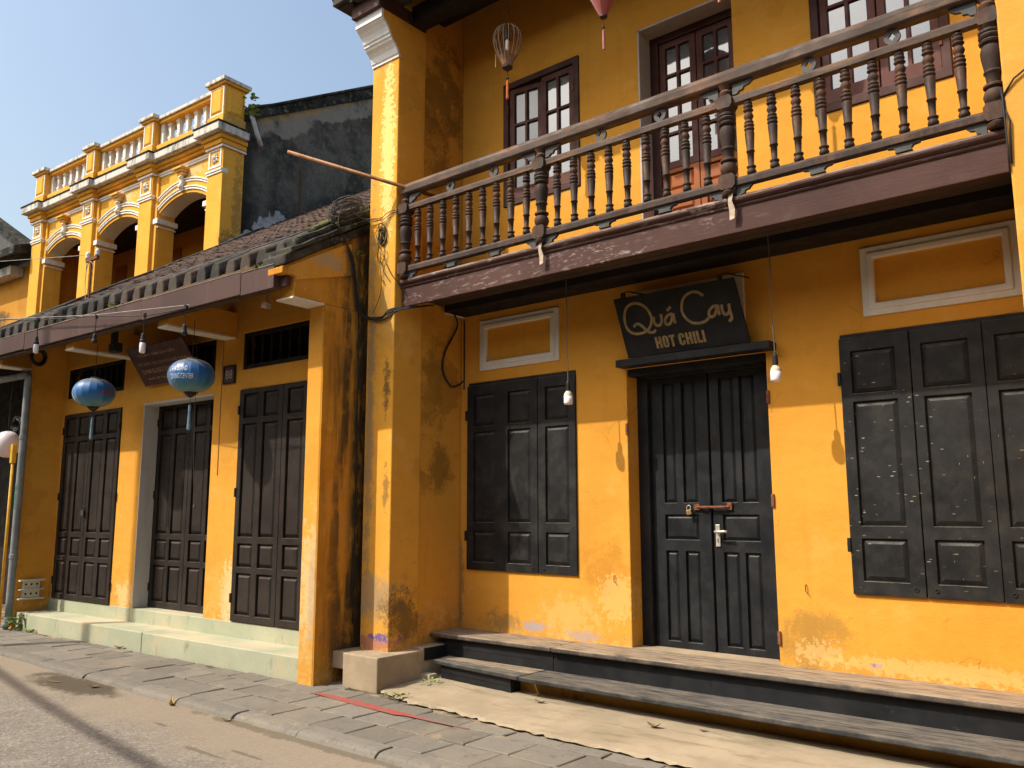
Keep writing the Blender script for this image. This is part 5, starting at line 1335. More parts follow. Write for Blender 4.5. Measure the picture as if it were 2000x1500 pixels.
# ------------------------------------------------------------------ lanterns
def gored(prof, n):
    mb = MB().lathe(prof, n); mb.f = mb.f[:-2] + mb.f[-2:]; return mb
def silk_lantern(name, label, pos, frame, rx, rzv, mat, tassel, cord_top, rot=0.0, group="blue silk lanterns"):
    t = thing(name, label, "lantern", pos, frame, group)
    x, y, z = pos; K = 14
    prof = [(rx * math.sin(math.pi * (0.06 + 0.88 * k / K)) ** 0.85, -rzv * math.cos(math.pi * (0.06 + 0.88 * k / K))) for k in range(K + 1)]
    b = MB(); NG = 18
    for k in range(NG):      # separate gores: smooth up and down, creased where the ribs run
        a0, a1 = 2 * math.pi * k / NG, 2 * math.pi * (k + 1) / NG
        vs = []
        for r_, z_ in prof:
            for q in range(3):
                a = a0 + (a1 - a0) * q / 2; rr = r_ * (0.985 if q == 1 else 1.0)
                vs.append((rr * math.cos(a), rr * math.sin(a), z_))
        b.add(vs, [(3 * i + q, 3 * i + q + 1, 3 * i + q + 4, 3 * i + q + 3) for i in range(len(prof) - 1) for q in range(2)])
    me = b.mesh("shade", smooth=True); me.materials.append(mat)
    o = link(bpy.data.objects.new("shade", me), t); o.rotation_euler = (0, 0, rot)
    part("top_ring", MB().lathe([(0.055, rzv * 0.95), (0.055, rzv * 1.08)], 14, pos), mat, t)
    part("base_cap", MB().lathe([(0.012, -rzv * 1.28), (0.03, -rzv * 1.22), (0.05, -rzv * 1.10), (0.06, -rzv * 1.09), (0.06, -rzv * 1.02), (0.075, -rzv * 1.01), (0.075, -rzv * 0.95)], 14, pos), M['cap_wood'], t)
    part("cord", MB().tube([(x, y, z + rzv), (x + 0.01, y, cord_top)], 0.004, 5).tube([(x, y, z - rzv * 1.25), (x, y, z - rzv * 1.62)], 0.003, 5), M['cable'], t)
    part("bead", MB().lathe([(0.002, -0.014), (0.013, -0.006), (0.013, 0.006), (0.002, 0.014)], 10, (x, y, z - rzv * 1.62)), M['cap_wood'], t)
    tas = MB().lathe([(0.004, 0), (0.014, -0.012), (0.015, -0.10), (0.020, -0.26), (0.016, -0.275)], 9, (x, y, z - rzv * 1.66))
    part("tassel", tas, M[tassel], t)
    return t, prof, o
def lantern_text(t, pos, prof, body, zc, hh, lon0, lon1, mat, rot=0.0):
    tm = text_mb(body, hh, 1.0, 0.0, 0.004)
    def rad(z):
        for (r0, z0), (r1, z1) in zip(prof, prof[1:]):
            if z0 <= z <= z1: return r0 + (r1 - r0) * (z - z0) / (z1 - z0)
        return prof[0][0]
    out = []
    for v in tm.v:
        a = lon0 + (lon1 - lon0) * v[0]; z = zc + v[2]; r = rad(z) + 0.0025
        out.append((pos[0] + r * math.cos(a), pos[1] + r * math.sin(a), pos[2] + z))
    tm.v = out
    part("lantern_lettering", tm, M[mat], t)
p1 = (-4.12, -0.12, 2.985); p2_ = (-1.99, -0.13, 2.985)
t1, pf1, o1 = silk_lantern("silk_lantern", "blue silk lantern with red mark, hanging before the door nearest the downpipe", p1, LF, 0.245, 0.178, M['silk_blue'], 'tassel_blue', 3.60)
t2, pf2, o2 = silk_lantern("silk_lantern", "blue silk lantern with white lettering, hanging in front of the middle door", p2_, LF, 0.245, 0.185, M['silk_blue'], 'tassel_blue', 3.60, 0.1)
# longitudes: the camera sees the lanterns from the street side, to their right
va = math.atan2(-(4.9 - 0.1), 6.37 + 2.0)
lantern_text(t2, p2_, pf2, "CHAM ISLAND", 0.022, 0.055, va - 1.12, va - 0.22, 'letter_white')
lantern_text(t2, p2_, pf2, "DIVING CENTER", -0.062, 0.055, va - 1.02, va + 0.05, 'letter_white')
lantern_text(t1, p1, pf1, "BIỂN", -0.04, 0.085, va + 0.45, va + 1.15, 'letter_red')

wl = thing("lantern_frame", "torn balloon lantern with bare ribs hanging above the balcony window", "lantern", (-4.72, 5.65, 5.80))
c0 = Vector((-4.72, 5.65, 5.88))
bprof = [(0.045, -0.215), (0.062, -0.16), (0.10, -0.09), (0.128, 0.0), (0.135, 0.06), (0.122, 0.12), (0.085, 0.165), (0.05, 0.185)]
rb = MB()
for k in range(16):
    a = 2 * math.pi * k / 16
    rb.tube(smooth_pts([(c0.x + r * math.cos(a), c0.y + r * math.sin(a), c0.z + z) for r, z in bprof], 3), 0.0042, 4)
part("ribs", rb, M['lan_rib'], wl)
tn = MB()
for k in range(16):
    if k % 16 in (1, 2, 6):
        a0_, a1_ = 2 * math.pi * k / 16, 2 * math.pi * (k + 1) / 16
        for (r0, z0), (r1, z1) in zip(bprof, bprof[1:]):
            tn.add([(c0.x + r0 * math.cos(a0_), c0.y + r0 * math.sin(a0_), c0.z + z0), (c0.x + r0 * math.cos(a1_), c0.y + r0 * math.sin(a1_), c0.z + z0), (c0.x + r1 * math.cos(a1_), c0.y + r1 * math.sin(a1_), c0.z + z1), (c0.x + r1 * math.cos(a0_), c0.y + r1 * math.sin(a0_), c0.z + z1)], [(0, 1, 2, 3)])
tn.lathe([(0.047, -0.21), (0.065, -0.155), (0.08, -0.125)], 16, c0); tn.f = tn.f[:-2]
tn.add([(c0.x - 0.07, c0.y - 0.09, c0.z - 0.11), (c0.x - 0.055, c0.y - 0.10, c0.z - 0.12), (c0.x - 0.06, c0.y - 0.10, c0.z - 0.25), (c0.x - 0.07, c0.y - 0.095, c0.z - 0.24)], [(0, 1, 2, 3)])
part("torn_silk", tn, M['silk_tan'], wl)
part("base_cap", MB().lathe([(0.008, -0.27), (0.03, -0.25), (0.05, -0.235), (0.05, -0.222)], 12, c0), M['cap_wood'], wl)
part("inner_bulb", MB().lathe([(0.012, -0.06), (0.018, -0.05), (0.018, 0.04), (0.014, 0.05)], 10, c0), M['bulb'], wl)
part("inner_socket", MB().lathe([(0.025, 0.05), (0.025, 0.19)], 10, c0), M['socket'], wl)
part("cord", MB().tube([c0 + Vector((0, 0, 0.18)), c0 + Vector((0, 0, 0.95))], 0.004, 5).tube([c0 + Vector((0, 0, -0.26)), c0 + Vector((0, 0, -0.33))], 0.003, 5), M['cable'], wl)
part("bead", MB().lathe([(0.002, -0.016), (0.015, -0.006), (0.015, 0.006), (0.002, 0.016)], 10, c0 + Vector((0, 0, -0.335))), M['cap_wood'], wl)
part("tassel", MB().lathe([(0.003, 0), (0.010, -0.012), (0.013, -0.10), (0.015, -0.18), (0.012, -0.19)], 9, c0 + Vector((0, 0, -0.35))), M['tassel_orange'], wl)

def pink_lantern(c, label):
    t = thing("pleated_lantern", label, "lantern", tuple(c), WF, "faded pink lanterns at the eave")
    part("shade", MB().lathe([(0.03, 0.0), (0.19, 0.33), (0.205, 0.40), (0.17, 0.52), (0.06, 0.60)], 14, c), M['silk_pink'], t)
    part("base_cap", MB().lathe([(0.012, -0.022), (0.034, -0.012), (0.034, 0.004)], 10, c), M['cap_wood'], t)
    part("cord", MB().tube([(c[0], c[1], c[2] + 0.6), (c[0], c[1], c[2] + 0.95)], 0.004, 5).tube([(c[0], c[1], c[2] - 0.02), (c[0], c[1], c[2] - 0.10)], 0.003, 5), M['cable'], t)
    part("bead", MB().lathe([(0.002, -0.014), (0.013, -0.006), (0.013, 0.006), (0.002, 0.014)], 10, (c[0], c[1], c[2] - 0.10)), M['cap_wood'], t)
    part("tassel", MB().lathe([(0.003, 0), (0.011, -0.012), (0.013, -0.09), (0.012, -0.18)], 9, (c[0], c[1], c[2] - 0.12)), M['silk_pink'], t)
pink_lantern((-3.55, 5.5, 5.63), "faded pink lantern tip at the top edge near the wire lantern")
pink_lantern((-2.515, 5.5, 5.625), "pink tassel hanging at the top edge over the balcony door")

wlt = thing("white_lantern", "white ribbed lantern half hidden behind the yellow conduit at the left edge", "lantern", (-6.86, 0.30, 2.30), LF)
part("shade", MB().lathe([(0.17 * math.sin(math.pi * (0.06 + 0.88 * k / 10)) ** 0.8, -0.19 * math.cos(math.pi * (0.06 + 0.88 * k / 10))) for k in range(11)], 18, (-6.93, 0.06, 2.50)), M['silk_white'], wlt, smooth=True)
part("cord", MB().tube([(-6.93, 0.06, 2.72), (-6.93, 0.06, 3.7)], 0.005, 5), M['cable'], wlt)

# ------------------------------------------------------------------ bulbs
def hanging_bulb(p, ztop, label):
    t = thing("hanging_bulb", label, "light bulb", p, WF, "bare bulbs under the balcony")
    x, y, z = p
    part("wire", MB().tube(smooth_pts([(x, y, z + 0.12), (x - 0.004, y, z + 0.30), (x - 0.010, y, z + 0.42), (x - 0.004, y, z + 0.7), (x - 0.012, y, ztop)], 5), 0.0045, 5), M['cable_grey'], t)
    part("socket", MB().lathe([(0.006, 0.14), (0.014, 0.125), (0.020, 0.115), (0.020, 0.05), (0.022, 0.045)], 12, p), M['socket'], t)
    part("collar", MB().lathe([(0.020, 0.044), (0.036, 0.02), (0.039, 0.0)], 14, p), M['socket_pale'], t)
    part("glass", MB().lathe([(0.039, -0.001), (0.039, -0.06), (0.034, -0.072), (0.006, -0.076)], 14, p), M['bulb'], t, smooth=True)
hanging_bulb((-4.245, 5.90, 2.53), 3.60, "bare white bulb hanging before the small shutters")
hanging_bulb((-2.375, 5.885, 2.545), 3.60, "bare white bulb hanging between the door and the right shutters")

sl_ = thing("string_lights", "sagging cable of pendant bulbs strung along the tiled porch eave", "string lights", (-4.0, -0.58, 3.4), LF)
V0 = -0.58
wire_pts = [(-9.5, V0, 4.30), (-7.4, V0, 4.06), (-6.05, V0, 4.075), (-4.72, V0, 3.905), (-3.25, V0, 3.74), (-2.20, V0, 3.60), (-1.42, V0 + 0.02, 3.57)]
part("wire", MB().tube(smooth_pts(wire_pts, 8), 0.0065, 6), M['cable'], sl_)
part("support_wire", MB().tube([(-9.5, V0 - 0.005, 4.42), (-6.0, V0 - 0.005, 4.09), (-4.7, V0 - 0.005, 3.93), (-3.3, V0 - 0.005, 3.76), (-1.36, V0, 3.585)], 0.004, 5), M['cable_pale'], sl_)
for (u, zt, zb, has) in ((-4.72, 3.90, 3.60, True), (-3.25, 3.735, 3.44, False), (-2.20, 3.60, 3.31, True), (-1.42, 3.57, 3.30, False)):
    part("drop_wire", MB().tube([(u, V0, zt), (u - 0.01, V0, zb + 0.1)], 0.005, 5).lathe([(0.02, -0.02), (0.02, 0.02)], 8, (u, V0, zt)), M['cable'], sl_)
    part("socket", MB().lathe([(0.006, 0.10), (0.018, 0.085), (0.024, 0.03), (0.030, 0.02), (0.030, 0.0), (0.022, -0.012)], 12, (u - 0.01, V0, zb)), M['socket'], sl_)
    if has:
        part("bulb", MB().lathe([(0.026, -0.006), (0.030, -0.02), (0.030, -0.10), (0.024, -0.115), (0.004, -0.12)], 12, (u - 0.01, V0, zb)), M['bulb'], sl_, smooth=True)

# ------------------------------------------------------------------ pipes, cables, small fittings
dp = thing("downpipe", "grey rusty downpipe at the left corner of the porch", "downpipe", (-6.10, -0.07, 0), LF)
part("pipe", MB().tube(smooth_pts([(-7.6, -0.05, 3.44), (-6.3, -0.06, 3.42), (-6.14, -0.07, 3.41), (-6.10, -0.07, 3.36), (-6.10, -0.07, 3.2), (-6.10, -0.07, 2.0), (-6.10, -0.07, 0.14)], 5), 0.047, 12), M['pipe_grey'], dp, smooth=True)
for z in (2.55, 0.95, 0.13):
    part("collar", MB().lathe([(0.047, -0.03), (0.055, -0.025), (0.055, 0.025), (0.047, 0.03)], 12, (-6.10, -0.07, z)), M['pipe_grey'], dp)
part("shoe", MB().tube([(-6.10, -0.07, 0.14), (-6.10, -0.075, 0.08), (-6.13, -0.11, 0.03)], 0.05, 12), M['pipe_grey'], dp, smooth=True)
tm = text_mb("054 668 3081", 0.05, 0.34, 0.0, 0.01)
tm.v = [(-6.10 + 0.0485 * math.sin(-(v[2] - 0.025) / 0.0485), -0.07 - 0.0485 * math.cos(-(v[2] - 0.025) / 0.0485) - 0.0015, 1.58 + v[0]) for v in tm.v]
part("stencilled_number", tm, M['letter_green'], dp)
yc = thing("conduit", "bright yellow conduit with junction box at the left edge", "conduit", (-6.47, -0.05, 0), LF)
part("pipe", MB().tube([(-6.47, -0.03, 0.0), (-6.47, -0.03, 2.22)], 0.02, 10), M['yellow_pipe'], yc, smooth=True)
part("junction_box", MB().box(-6.51, -6.44, -0.06, 0.0, 2.21, 2.47), M['yellow_pipe'], yc, bev=0.006)

wp = thing("perforated_panel", "cream panel with six round holes low on the porch side wall", "panel", (-6.15, 0.2, 0.38), LF)
# plate lies against the wall facing +u
pm = MB(); U0 = -6.178
pm.box(U0, U0 + 0.05, 0.09, 0.31, 0.385, 0.63).box(U0, U0 + 0.09, 0.04, 0.36, 0.612, 0.634).box(U0, U0 + 0.085, 0.045, 0.355, 0.495, 0.510).box(U0, U0 + 0.09, 0.04, 0.36, 0.372, 0.390)
part("plate", pm, M['white_panel'], wp)
for v in (0.13, 0.20, 0.27):
    for z in (0.445, 0.57):
        h_ = MB().lathe([(0.0135, 0), (0.0135, 0.003)], 12); h_.v = [(U0 + 0.0505 + p[2], v + p[0], z + p[1]) for p in h_.v]
        part("hole_disc", h_, M['black'], wp)  # black disc on the plate stands in for the dark inside

bm_ = MB().tube([(-6.66, 4.62, 5.02), (-5.78, 5.36, 4.66), (-5.55, 5.55, 4.565)], 0.019, 8)
solo("bamboo_pole", bm_, M['bamboo'], "thin brown pole jutting out beside the balcony handrail", "pole", (-5.78, 5.36, 4.66), smooth=True)

def coil(name, label, c, n, ru, rz_, ax, mat, seed, jit=0.025, r=0.006, extra=None, squash=1.0):
    rg = random.Random(seed); mb = MB()
    for k in range(n):
        pts = []; a0_ = rg.uniform(0, 6.28); ox, oy, oz = rg.uniform(-jit, jit), rg.uniform(-jit, jit), rg.uniform(-jit, jit); s_ = rg.uniform(0.45, 1.12)
        for q in range(15):
            a = a0_ + 2 * math.pi * q / 14
            du, dz = math.cos(a) * ru * s_, math.sin(a) * rz_ * s_
            wob = rg.uniform(-0.012, 0.012)
            if ax == 'y': pts.append((c[0] + du + ox, c[1] + oy + wob, c[2] + dz + oz))
            else: pts.append((c[0] + ox + wob, c[1] + du + oy, c[2] + dz + oz + du * squash))
        mb.tube(smooth_pts(pts, 2), r, 4)
    for e in (extra or []):
        mb.tube(smooth_pts(e, 6), r, 4)
    return solo(name, mb, M[mat], label, "cable coil", tuple(c))
coil("cable_coil", "tangled bundle of grey cable lying on the mossy roof edge", (-6.40, 5.15, 4.53), 24, 0.22, 0.08, 'x', 'cable_grey', 3, 0.05, 0.0045, [
    [(-6.36, 5.1, 4.55), (-6.30, 5.0, 4.45), (-6.30, 4.98, 4.30), (-6.31, 5.06, 4.25), (-6.32, 5.14, 4.33)], [(-6.36, 5.2, 4.5), (-6.28, 5.28, 4.43), (-6.05, 5.32, 4.40)]], 0.5)
coil("cable_coil", "hanging loop of black cable on the sunlit pillar", (-6.06, 5.325, 4.22), 8, 0.072, 0.135, 'y', 'cable', 8, 0.014, 0.0042, [
    [(-6.30, 5.30, 4.42), (-6.15, 5.315, 4.40), (-6.05, 5.32, 4.38), (-5.92, 5.33, 4.42), (-5.80, 5.36, 4.42)],
    [(-6.28, 5.30, 4.40), (-6.1, 5.31, 4.38), (-5.95, 5.32, 4.44), (-5.82, 5.36, 4.44)],
    [(-6.06, 5.325, 4.38), (-6.06, 5.32, 4.1), (-6.055, 5.32, 3.85), (-6.05, 5.325, 3.75), (-6.06, 5.32, 3.62), (-6.16, 5.32, 3.45)],
    [(-6.10, 5.325, 4.12), (-6.11, 5.32, 4.0), (-6.05, 5.32, 3.94), (-6.0, 5.32, 4.02), (-6.02, 5.32, 4.10)],
    [(-6.05, 5.325, 4.05), (-5.98, 5.33, 3.9), (-5.90, 5.335, 3.78), (-5.86, 5.38, 3.72), (-5.80, 5.42, 3.60)],
    [(-6.05, 5.325, 3.95), (-6.02, 5.33, 3.84), (-5.94, 5.335, 3.74)]])
cb = MB()
for d in (0, 0.014, 0.028):
    cb.tube(smooth_pts([(-6.30, 4.90 + d, 4.30), (-6.345, 5.05, 4.26 - d), (-6.345, 5.18 + d, 4.02), (-6.345, 5.24 + d, 3.7), (-6.335, 5.27 + d, 3.5), (-6.25, 5.315, 3.43 - d * 0.6), (-6.05, 5.325, 3.40 - d * 0.5), (-5.93, 5.33, 3.43 + d), (-5.80, 5.41, 3.46 + d * 0.5), (-5.6, 5.6, 3.50)], 6), 0.0075, 6)
cb.tube(smooth_pts([(-6.25, 5.315, 3.44), (-6.1, 5.32, 3.37), (-5.95, 5.33, 3.38), (-5.86, 5.36, 3.44), (-5.74, 5.42, 3.46)], 6), 0.008, 6)
cb.tube([(-6.345, 5.30, 3.5), (-6.345, 5.31, 2.5), (-6.345, 5.315, 1.2), (-6.345, 5.32, 0.5)], 0.007, 6)
solo("power_cable", cb, M['cable'], "thick black cable running down the mouldy wall and across the pillar", "cable", (-6.2, 5.3, 3.45), smooth=True)
cb2 = MB().tube(smooth_pts([(-5.80, 6.10, 3.52), (-5.86, 6.20, 3.42), (-5.88, 6.05, 3.15), (-5.885, 6.02, 2.95), (-5.87, 6.12, 2.80), (-5.85, 6.22, 2.82), (-5.84, 6.27, 2.86)], 6), 0.010, 6).tube([(-5.84, 6.285, 3.5), (-5.84, 6.288, 2.85), (-5.84, 6.288, 2.78)], 0.007, 5)
solo("loose_cable", cb2, M['cable'], "looped black cable in the shaded corner under the balcony", "cable", (-5.85, 6.2, 3.0), smooth=True)
cb3 = MB().tube([(-0.735, 5.36, 3.98), (-0.725, 5.335, 3.9), (-0.722, 5.338, 3.6), (-0.722, 5.338, 3.46)], 0.006, 5).tube([(-0.735, 5.345, 3.90), (-0.66, 5.33, 4.0), (-0.5, 5.33, 4.1)], 0.006, 5).tube([(-0.73, 5.35, 3.88), (-0.70, 5.33, 3.75), (-0.71, 5.335, 3.5)], 0.006, 5)
solo("cable_tail", cb3, M['cable'], "black cable tied round the right end of the balcony", "cable", (-0.72, 5.34, 3.5), smooth=True)

def strip(label, x):
    pts = [(x, 5.385, 3.80), (x - 0.01, 5.375, 3.765), (x - 0.02, 5.372, 3.70), (x - 0.012, 5.385, 3.64), (x - 0.016, 5.39, 3.575)]
    mb = MB(); W_ = [0.02, 0.018, 0.016, 0.022, 0.020]
    vs = []
    for (px, py, pz), w in zip(pts, W_):
        vs += [(px - w, py, pz), (px + w, py - 0.006, pz + 0.008)]
    mb.add(vs, [(2 * k, 2 * k + 2, 2 * k + 3, 2 * k + 1) for k in range(4)])
    o = solo("cloth_strip", mb, M['cloth'], label, "cloth strip", (x, 5.38, 3.6), group="strips tied to the balcony")
    m = o.modifiers.new("solid", 'SOLIDIFY'); m.thickness = 0.004
strip("pale strip hanging over the fascia below the second newel post", -4.12)
strip("pale strip hanging over the fascia below the third newel post", -2.42)

ip = thing("insulator_bracket", "rusty bracket with two white insulators standing on the tiled roof", "insulator", (-5.55, 0.42, 4.40), LF)
part("post", MB().tube([(-5.58, 0.42, 4.42), (-5.58, 0.42, 5.10)], 0.016, 6), M['rust'], ip)
part("cross_bar", MB().box(-5.72, -5.40, 0.40, 0.44, 5.06, 5.11), M['rust'], ip)
for u in (-5.70, -5.42):
    part("insulator", MB().lathe([(0.028, 0), (0.034, 0.02), (0.024, 0.035), (0.032, 0.05), (0.026, 0.08), (0.016, 0.10)], 12, (u, 0.42, 5.11)), M['porcelain'], ip, smooth=True)
part("lead_wire", MB().tube([(-5.70, 0.42, 5.17), (-9.5, 0.40, 5.75)], 0.005, 5).tube(smooth_pts([(-5.70, 0.42, 5.12), (-5.72, 0.42, 4.95), (-5.60, 0.42, 4.88), (-5.52, 0.42, 4.98), (-5.60, 0.40, 5.05), (-5.72, 0.42, 4.9), (-5.70, 0.42, 4.6), (-5.62, 0.42, 4.45)], 5), 0.005, 5), M['cable_pale'], ip)
rw = MB()
for dv in (0.0, 0.035):
    rw.tube(smooth_pts([(-6.5, -0.1 + dv, rz(-0.1) + 0.16), (-4.5, -0.06 + dv, rz(-0.06) + 0.13), (-2.5, -0.02 + dv, rz(0) + 0.12), (-0.6, 0.1 + dv, rz(0.1) + 0.14), (-0.15, 0.2 + dv, rz(0.2) + 0.2)], 6), 0.007, 5)
solo("roof_cable", rw, M['cable_grey'], "pair of grey cables lying across the roof tiles", "cable", (-3, 0, 4.2), LF)

fl_ = thing("flood_lamp", "small black flood lamp hidden under the porch eave", "lamp", (-3.75, -0.1, 3.45), LF)
part("housing", MB().box(-3.90, -3.72, -0.10, 0.0, 3.46, 3.58), M['socket'], fl_, bev=0.02)
part("bracket", MB().box(-3.80, -3.74, -0.12, -0.06, 3.55, 3.9), M['socket'], fl_)
wc_ = thing("security_light", "small pale lamp fixed under the gutter end", "lamp", (-0.45, -0.34, 3.45), LF)
part("head", MB().prism([(-0.50, 3.47), (-0.42, 3.455), (-0.41, 3.51), (-0.485, 3.53)], 'y', -0.36, -0.30), M['letter_tan'], wc_, bev=0.006)
part("arm", MB().box(-0.455, -0.435, -0.34, -0.32, 3.53, 3.60), M['letter_tan'], wc_)
gc = MB()
for k in range(6):
    gc.tube(smooth_pts([(-6.12 + 0.02 * math.sin(k), 0.05 + 0.10 * math.cos(a) * (1 - 0.05 * k), 3.68 + 0.12 * math.sin(a) * (1 - 0.06 * k)) for a in [q * math.pi / 5 for q in range(10)]], 3, True), 0.012, 5)
solo("cable_loop", gc, M['cable'], "round coil of dark cable under the left end of the porch eave", "cable coil", (-6.12, 0.05, 3.6), LF)
tc = MB().tube([(-2.30, 0.445, 3.50), (-2.30, 0.445, 1.95)], 0.004, 5)
solo("bell_wire", tc, M['letter_tan'], "thin wire running down the wall beside the number plate", "wire", (-2.30, 0.445, 1.95), LF)
tc = MB().tube(smooth_pts([(-2.62, 0.30, 3.5), (-2.62, 0.32, 2.8), (-2.64, 0.36, 2.0), (-2.65, 0.40, 1.62)], 5), 0.004, 5).lathe([(0.008, 0), (0.014, 0.01), (0.010, 0.05)], 8, (-2.65, 0.40, 1.58))
solo("pull_cord", tc, M['cable_grey'], "pull cord with small wooden end beside the middle door", "cord", (-2.65, 0.4, 1.58), LF)
pk2 = thing("padlock", "dark padlock on the tall door nearest the downpipe", "padlock", (-5.275, 0.41, 1.50), LF)
part("lock_body", MB().box(-5.31, -5.25, 0.395, 0.42, 1.49, 1.56), M['iron_grey'], pk2, bev=0.005)
part("shackle", MB().tube(smooth_pts([(-5.298, 0.41, 1.56), (-5.298, 0.41, 1.60), (-5.28, 0.41, 1.62), (-5.262, 0.41, 1.60), (-5.262, 0.41, 1.56)], 4), 0.005, 6), M['iron_grey'], pk2)

solo("round_basket", MB().lathe([(0.10, 0), (0.16, 0.03), (0.165, 0.06), (0.12, 0.085), (0.02, 0.095)], 16, (-5.28, 5.62, 3.737)), M['socket'], "low dark round basket on the balcony floor behind the railing", "basket", (-5.28, 5.62, 3.737))
mc = MB()
for k in range(9):
    rg = random.Random(40 + k)
    mc.tube(smooth_pts([(-6.72 + 0.14 * math.cos(a) * rg.uniform(0.8, 1.1), 0.10 + rg.uniform(-0.04, 0.04), 2.78 + 0.09 * math.sin(a) * rg.uniform(0.7, 1.2)) for a in [q * math.pi / 5 for q in range(10)]], 3, True), 0.010, 5)
solo("meter_cables", mc, M['cable'], "tangle of black cables beside the sunlit pier at the left edge", "cable coil", (-6.72, 0.1, 2.75), LF)
# ------------------------------------------------------------------ plants, moss, fallen leaves
def leaf_cluster(name, label, c, n, R, hgt, size, mat, frame=WF, cat="weed", seed=1, group=None):
    rg = random.Random(seed); mb = MB()
    for k in range(n):
        a = rg.uniform(0, 6.28); rr = R * rg.random() ** 0.5; z = hgt * rg.random()
        p = Vector((c[0] + rr * math.cos(a) * 0.9, c[1] + rr * math.sin(a) * 0.7, c[2] + z))
        d = Vector((math.cos(a) + rg.uniform(-.4, .4), math.sin(a) + rg.uniform(-.4, .4), rg.uniform(0.1, 0.9))).normalized()
        s = d.cross(Vector((0, 0, 1))).normalized(); L = size * rg.uniform(0.6, 1.2)
        nn = s.cross(d)
        mb.add([p, p + d * L * 0.4 + s * L * 0.34 + nn * L * 0.05, p + d * L * 0.75 + s * L * 0.26, p + d * L - Vector((0, 0, L * 0.15)), p + d * L * 0.75 - s * L * 0.26, p + d * L * 0.4 - s * L * 0.34 + nn * L * 0.05, p + d * L * 0.5 - nn * L * 0.06],
               [(0, 6, 1), (1, 6, 2), (2, 6, 3), (3, 6, 4), (4, 6, 5), (5, 6, 0)])
    return solo(name, mb, M[mat], label, cat, tuple(c), frame, group=group)
leaf_cluster("weed", "leafy green weed growing beside the downpipe and green step", (-5.98, -0.03, 0.0), 46, 0.11, 0.17, 0.085, 'leaf_green', LF, seed=2)
leaf_cluster("weed", "low weed tuft along the foot of the green step", (-5.65, 0.0, 0.0), 20, 0.10, 0.03, 0.05, 'leaf_green', LF, seed=3)
leaf_cluster("weed", "small weeds at the broken edge of the concrete by the plinth", (-5.42, 5.04, 0.01), 34, 0.12, 0.03, 0.035, 'leaf_green', seed=4)["kind"] = "stuff"
leaf_cluster("weed", "tiny weeds between the cement plinth and the black step", (-5.48, 5.50, 0.045), 26, 0.13, 0.02, 0.032, 'leaf_green', seed=5)["kind"] = "stuff"
leaf_cluster("weed", "fern tuft rooted in the gutter of the tiled roof", (-3.05, -0.44, 3.83), 18, 0.13, 0.03, 0.06, 'leaf_green', LF, seed=6)
leaf_cluster("weed", "moss and fern tuft at the broken corner of the mossy roof edge", (-0.42, -0.42, 3.80), 30, 0.12, 0.05, 0.05, 'moss', LF, seed=7)
leaf_cluster("weed", "grassy tuft growing under the parapet corner of the arcaded house", (0.05, 0.46, 8.75), 30, 0.10, 0.35, 0.14, 'leaf_green', AF, seed=8)
leaf_cluster("weed", "small fern on the mouldy wall below the mossy roof edge", (0.03, 0.36, 4.05), 16, 0.06, 0.05, 0.05, 'leaf_green', LF, seed=9)
def fallen(label, x, y, z, L, w, rot, mat, curl=0.3):
    mb = MB(); n = 6; vs = []
    for k in range(n + 1):
        t = k / n; ww = w * math.sin(math.pi * (0.08 + 0.86 * t)); zz = curl * L * (t - 0.5) ** 2 * 1.6
        for s in (-1, 0, 1):
            px, py = (t - 0.5) * L, s * ww
            vs.append((x + px * math.cos(rot) - py * math.sin(rot), y + px * math.sin(rot) + py * math.cos(rot), z + zz + abs(s) * ww * 0.5 + 0.004))
    fs = []
    for k in range(n):
        for s in range(2):
            a = 3 * k + s; fs.append((a, a + 1, a + 4, a + 3))
    mb.add(vs, fs)
    solo("fallen_leaf", mb, M[mat], label, "leaf", (x, y, z), group="fallen leaves")
fallen("curled yellow leaf lying against the kerb in the gutter", -6.85, 3.83, -0.05, 0.15, 0.022, 2.6, 'leaf_yellow', 0.9)
fallen("brown leaf on the paving near the green weed", -9.75, 4.78, 0.005, 0.13, 0.03, 0.4, 'leaf_dry', 0.5)
fallen("thin dry twig-like leaf in the damp patch", -8.6, 3.62, -0.048, 0.22, 0.010, 0.2, 'leaf_dry', 0.1)
fallen("small dry leaf at the middle of the damp patch", -8.05, 3.74, -0.048, 0.10, 0.025, 0.9, 'leaf_dry', 0.6)
fallen("greenish leaf in the gutter below the red line", -6.0, 3.82, -0.05, 0.09, 0.02, 0.3, 'leaf_dry', 0.5)
fallen("brown leaf on the sandy concrete below the steps", -3.17, 5.38, 0.047, 0.10, 0.028, 0.2, 'leaf_dry', 0.7)
fallen("dry leaf on the sandy concrete near the black box step", -4.25, 5.48, 0.047, 0.10, 0.02, 0.1, 'leaf_dry', 0.5)
fallen("tiny reddish leaf on the sandy concrete", -2.85, 5.50, 0.047, 0.06, 0.014, 0.6, 'leaf_dry', 0.4)
fallen("pale leaf scrap at the foot of the green step", -7.9, 4.80, 0.005, 0.09, 0.02, 1.0, 'leaf_dry', 0.4)
fallen("dry leaf scrap on the paving by the plinth corner", -5.35, 5.0, 0.03, 0.09, 0.022, 1.2, 'leaf_dry', 0.8)

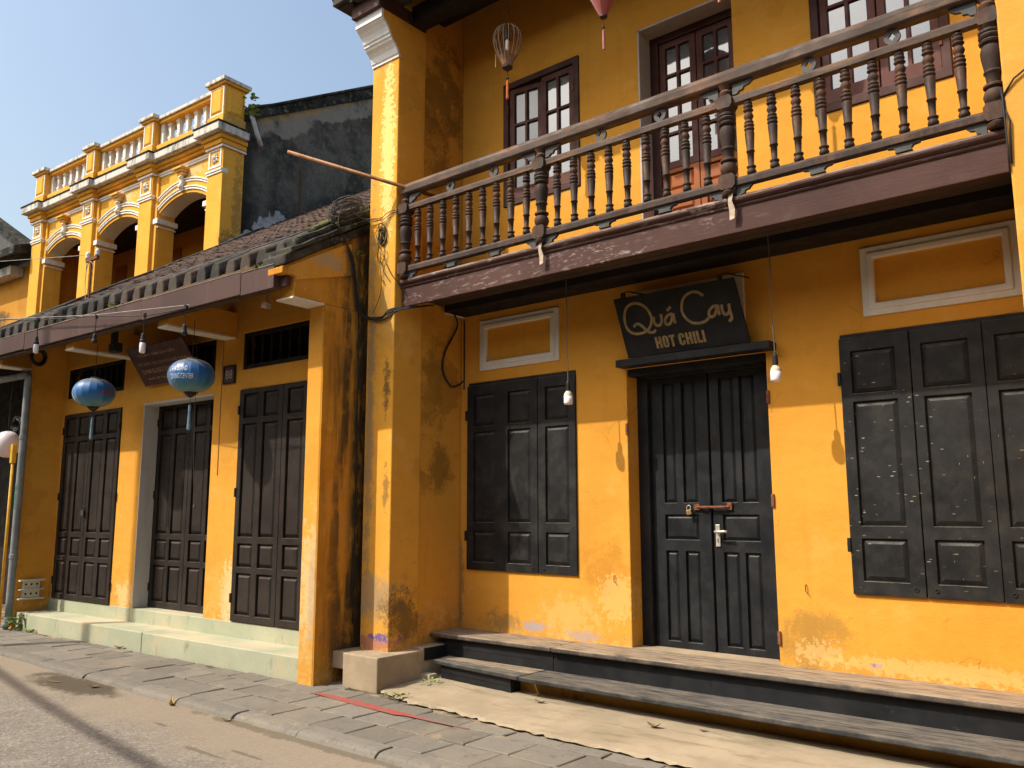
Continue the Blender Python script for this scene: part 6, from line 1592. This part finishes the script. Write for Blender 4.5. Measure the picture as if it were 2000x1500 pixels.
# the street pole that throws its shadow over the green steps, and the cable it carries
up = thing("street_pole", "tall concrete pole across the street throwing its shadow on the green steps", "pole", (-14.05, -0.4, 0))
part("shaft", MB().tube([(-14.05, -0.4, -0.1), (-14.05, -0.4, 10.6)], [0.11, 0.07], 14), M['concrete_pole'], up, smooth=True)
part("cable_bundle", MB().tube(smooth_pts([(-14.05, -0.45, 5.6), (-9.0, -0.95, 5.25), (-4.0, -1.35, 5.2), (6.0, -2.0, 5.6)], 8), 0.05, 8), M['cable'], up)

# the row of houses on the other side of the street (behind the camera): they close off the low sky
def opposite_house(x0, x1, h, col, label):
    y = -4.0
    t = thing("opposite_house", label, "house", ((x0 + x1) / 2, y, 0), WF, "houses across the street")
    w = x1 - x0; dm = (x0 + x1) / 2
    hs = [(dm - 0.7, dm + 0.7, 0.15, 2.6), (x0 + 0.12 * w, x0 + 0.30 * w, 0.9, 2.5), (x1 - 0.30 * w, x1 - 0.12 * w, 0.9, 2.5)]
    part("wall", MB().holed(x0, x1 - 0.02, -0.1, h, y - 0.3, y, hs), simple("opposite_plaster", col, 0.9, 0.1), t)
    for a, b, c, d in hs:
        part("shutter", MB().box(a, b, y - 0.2, y - 0.15, c, d), M['brown_door'], t)
    part("roof", MB().prism([(y + 0.55, h - 0.15), (y + 0.55, h - 0.05), (y - 3.5, h + 2.2), (y - 7.5, h - 0.05), (y - 7.5, h - 0.15)], 'x', x0, x1 - 0.02), M['tile'], t)
    part("side_wall", MB().box(x0, x0 + 0.25, y - 7, y - 0.31, -0.1, h), M['opp_side'], t).data
M['opp_side'] = simple("opposite_side_plaster", (0.35, 0.22, 0.08), 0.9, 0.1)
opposite_house(-34, -23, 4.8, (0.45, 0.25, 0.07), "low ochre house across the street, farthest along")
opposite_house(-23, -13, 5.6, (0.40, 0.22, 0.06), "ochre house across the street beyond the slim pole")
opposite_house(-13, -4, 4.9, (0.45, 0.25, 0.07), "ochre house across the street facing the low tiled house")
opposite_house(-4, 6, 5.4, (0.42, 0.23, 0.06), "ochre house across the street facing the balcony house")
opposite_house(6, 16, 5.0, (0.42, 0.23, 0.06), "ochre house across the street at the near end")
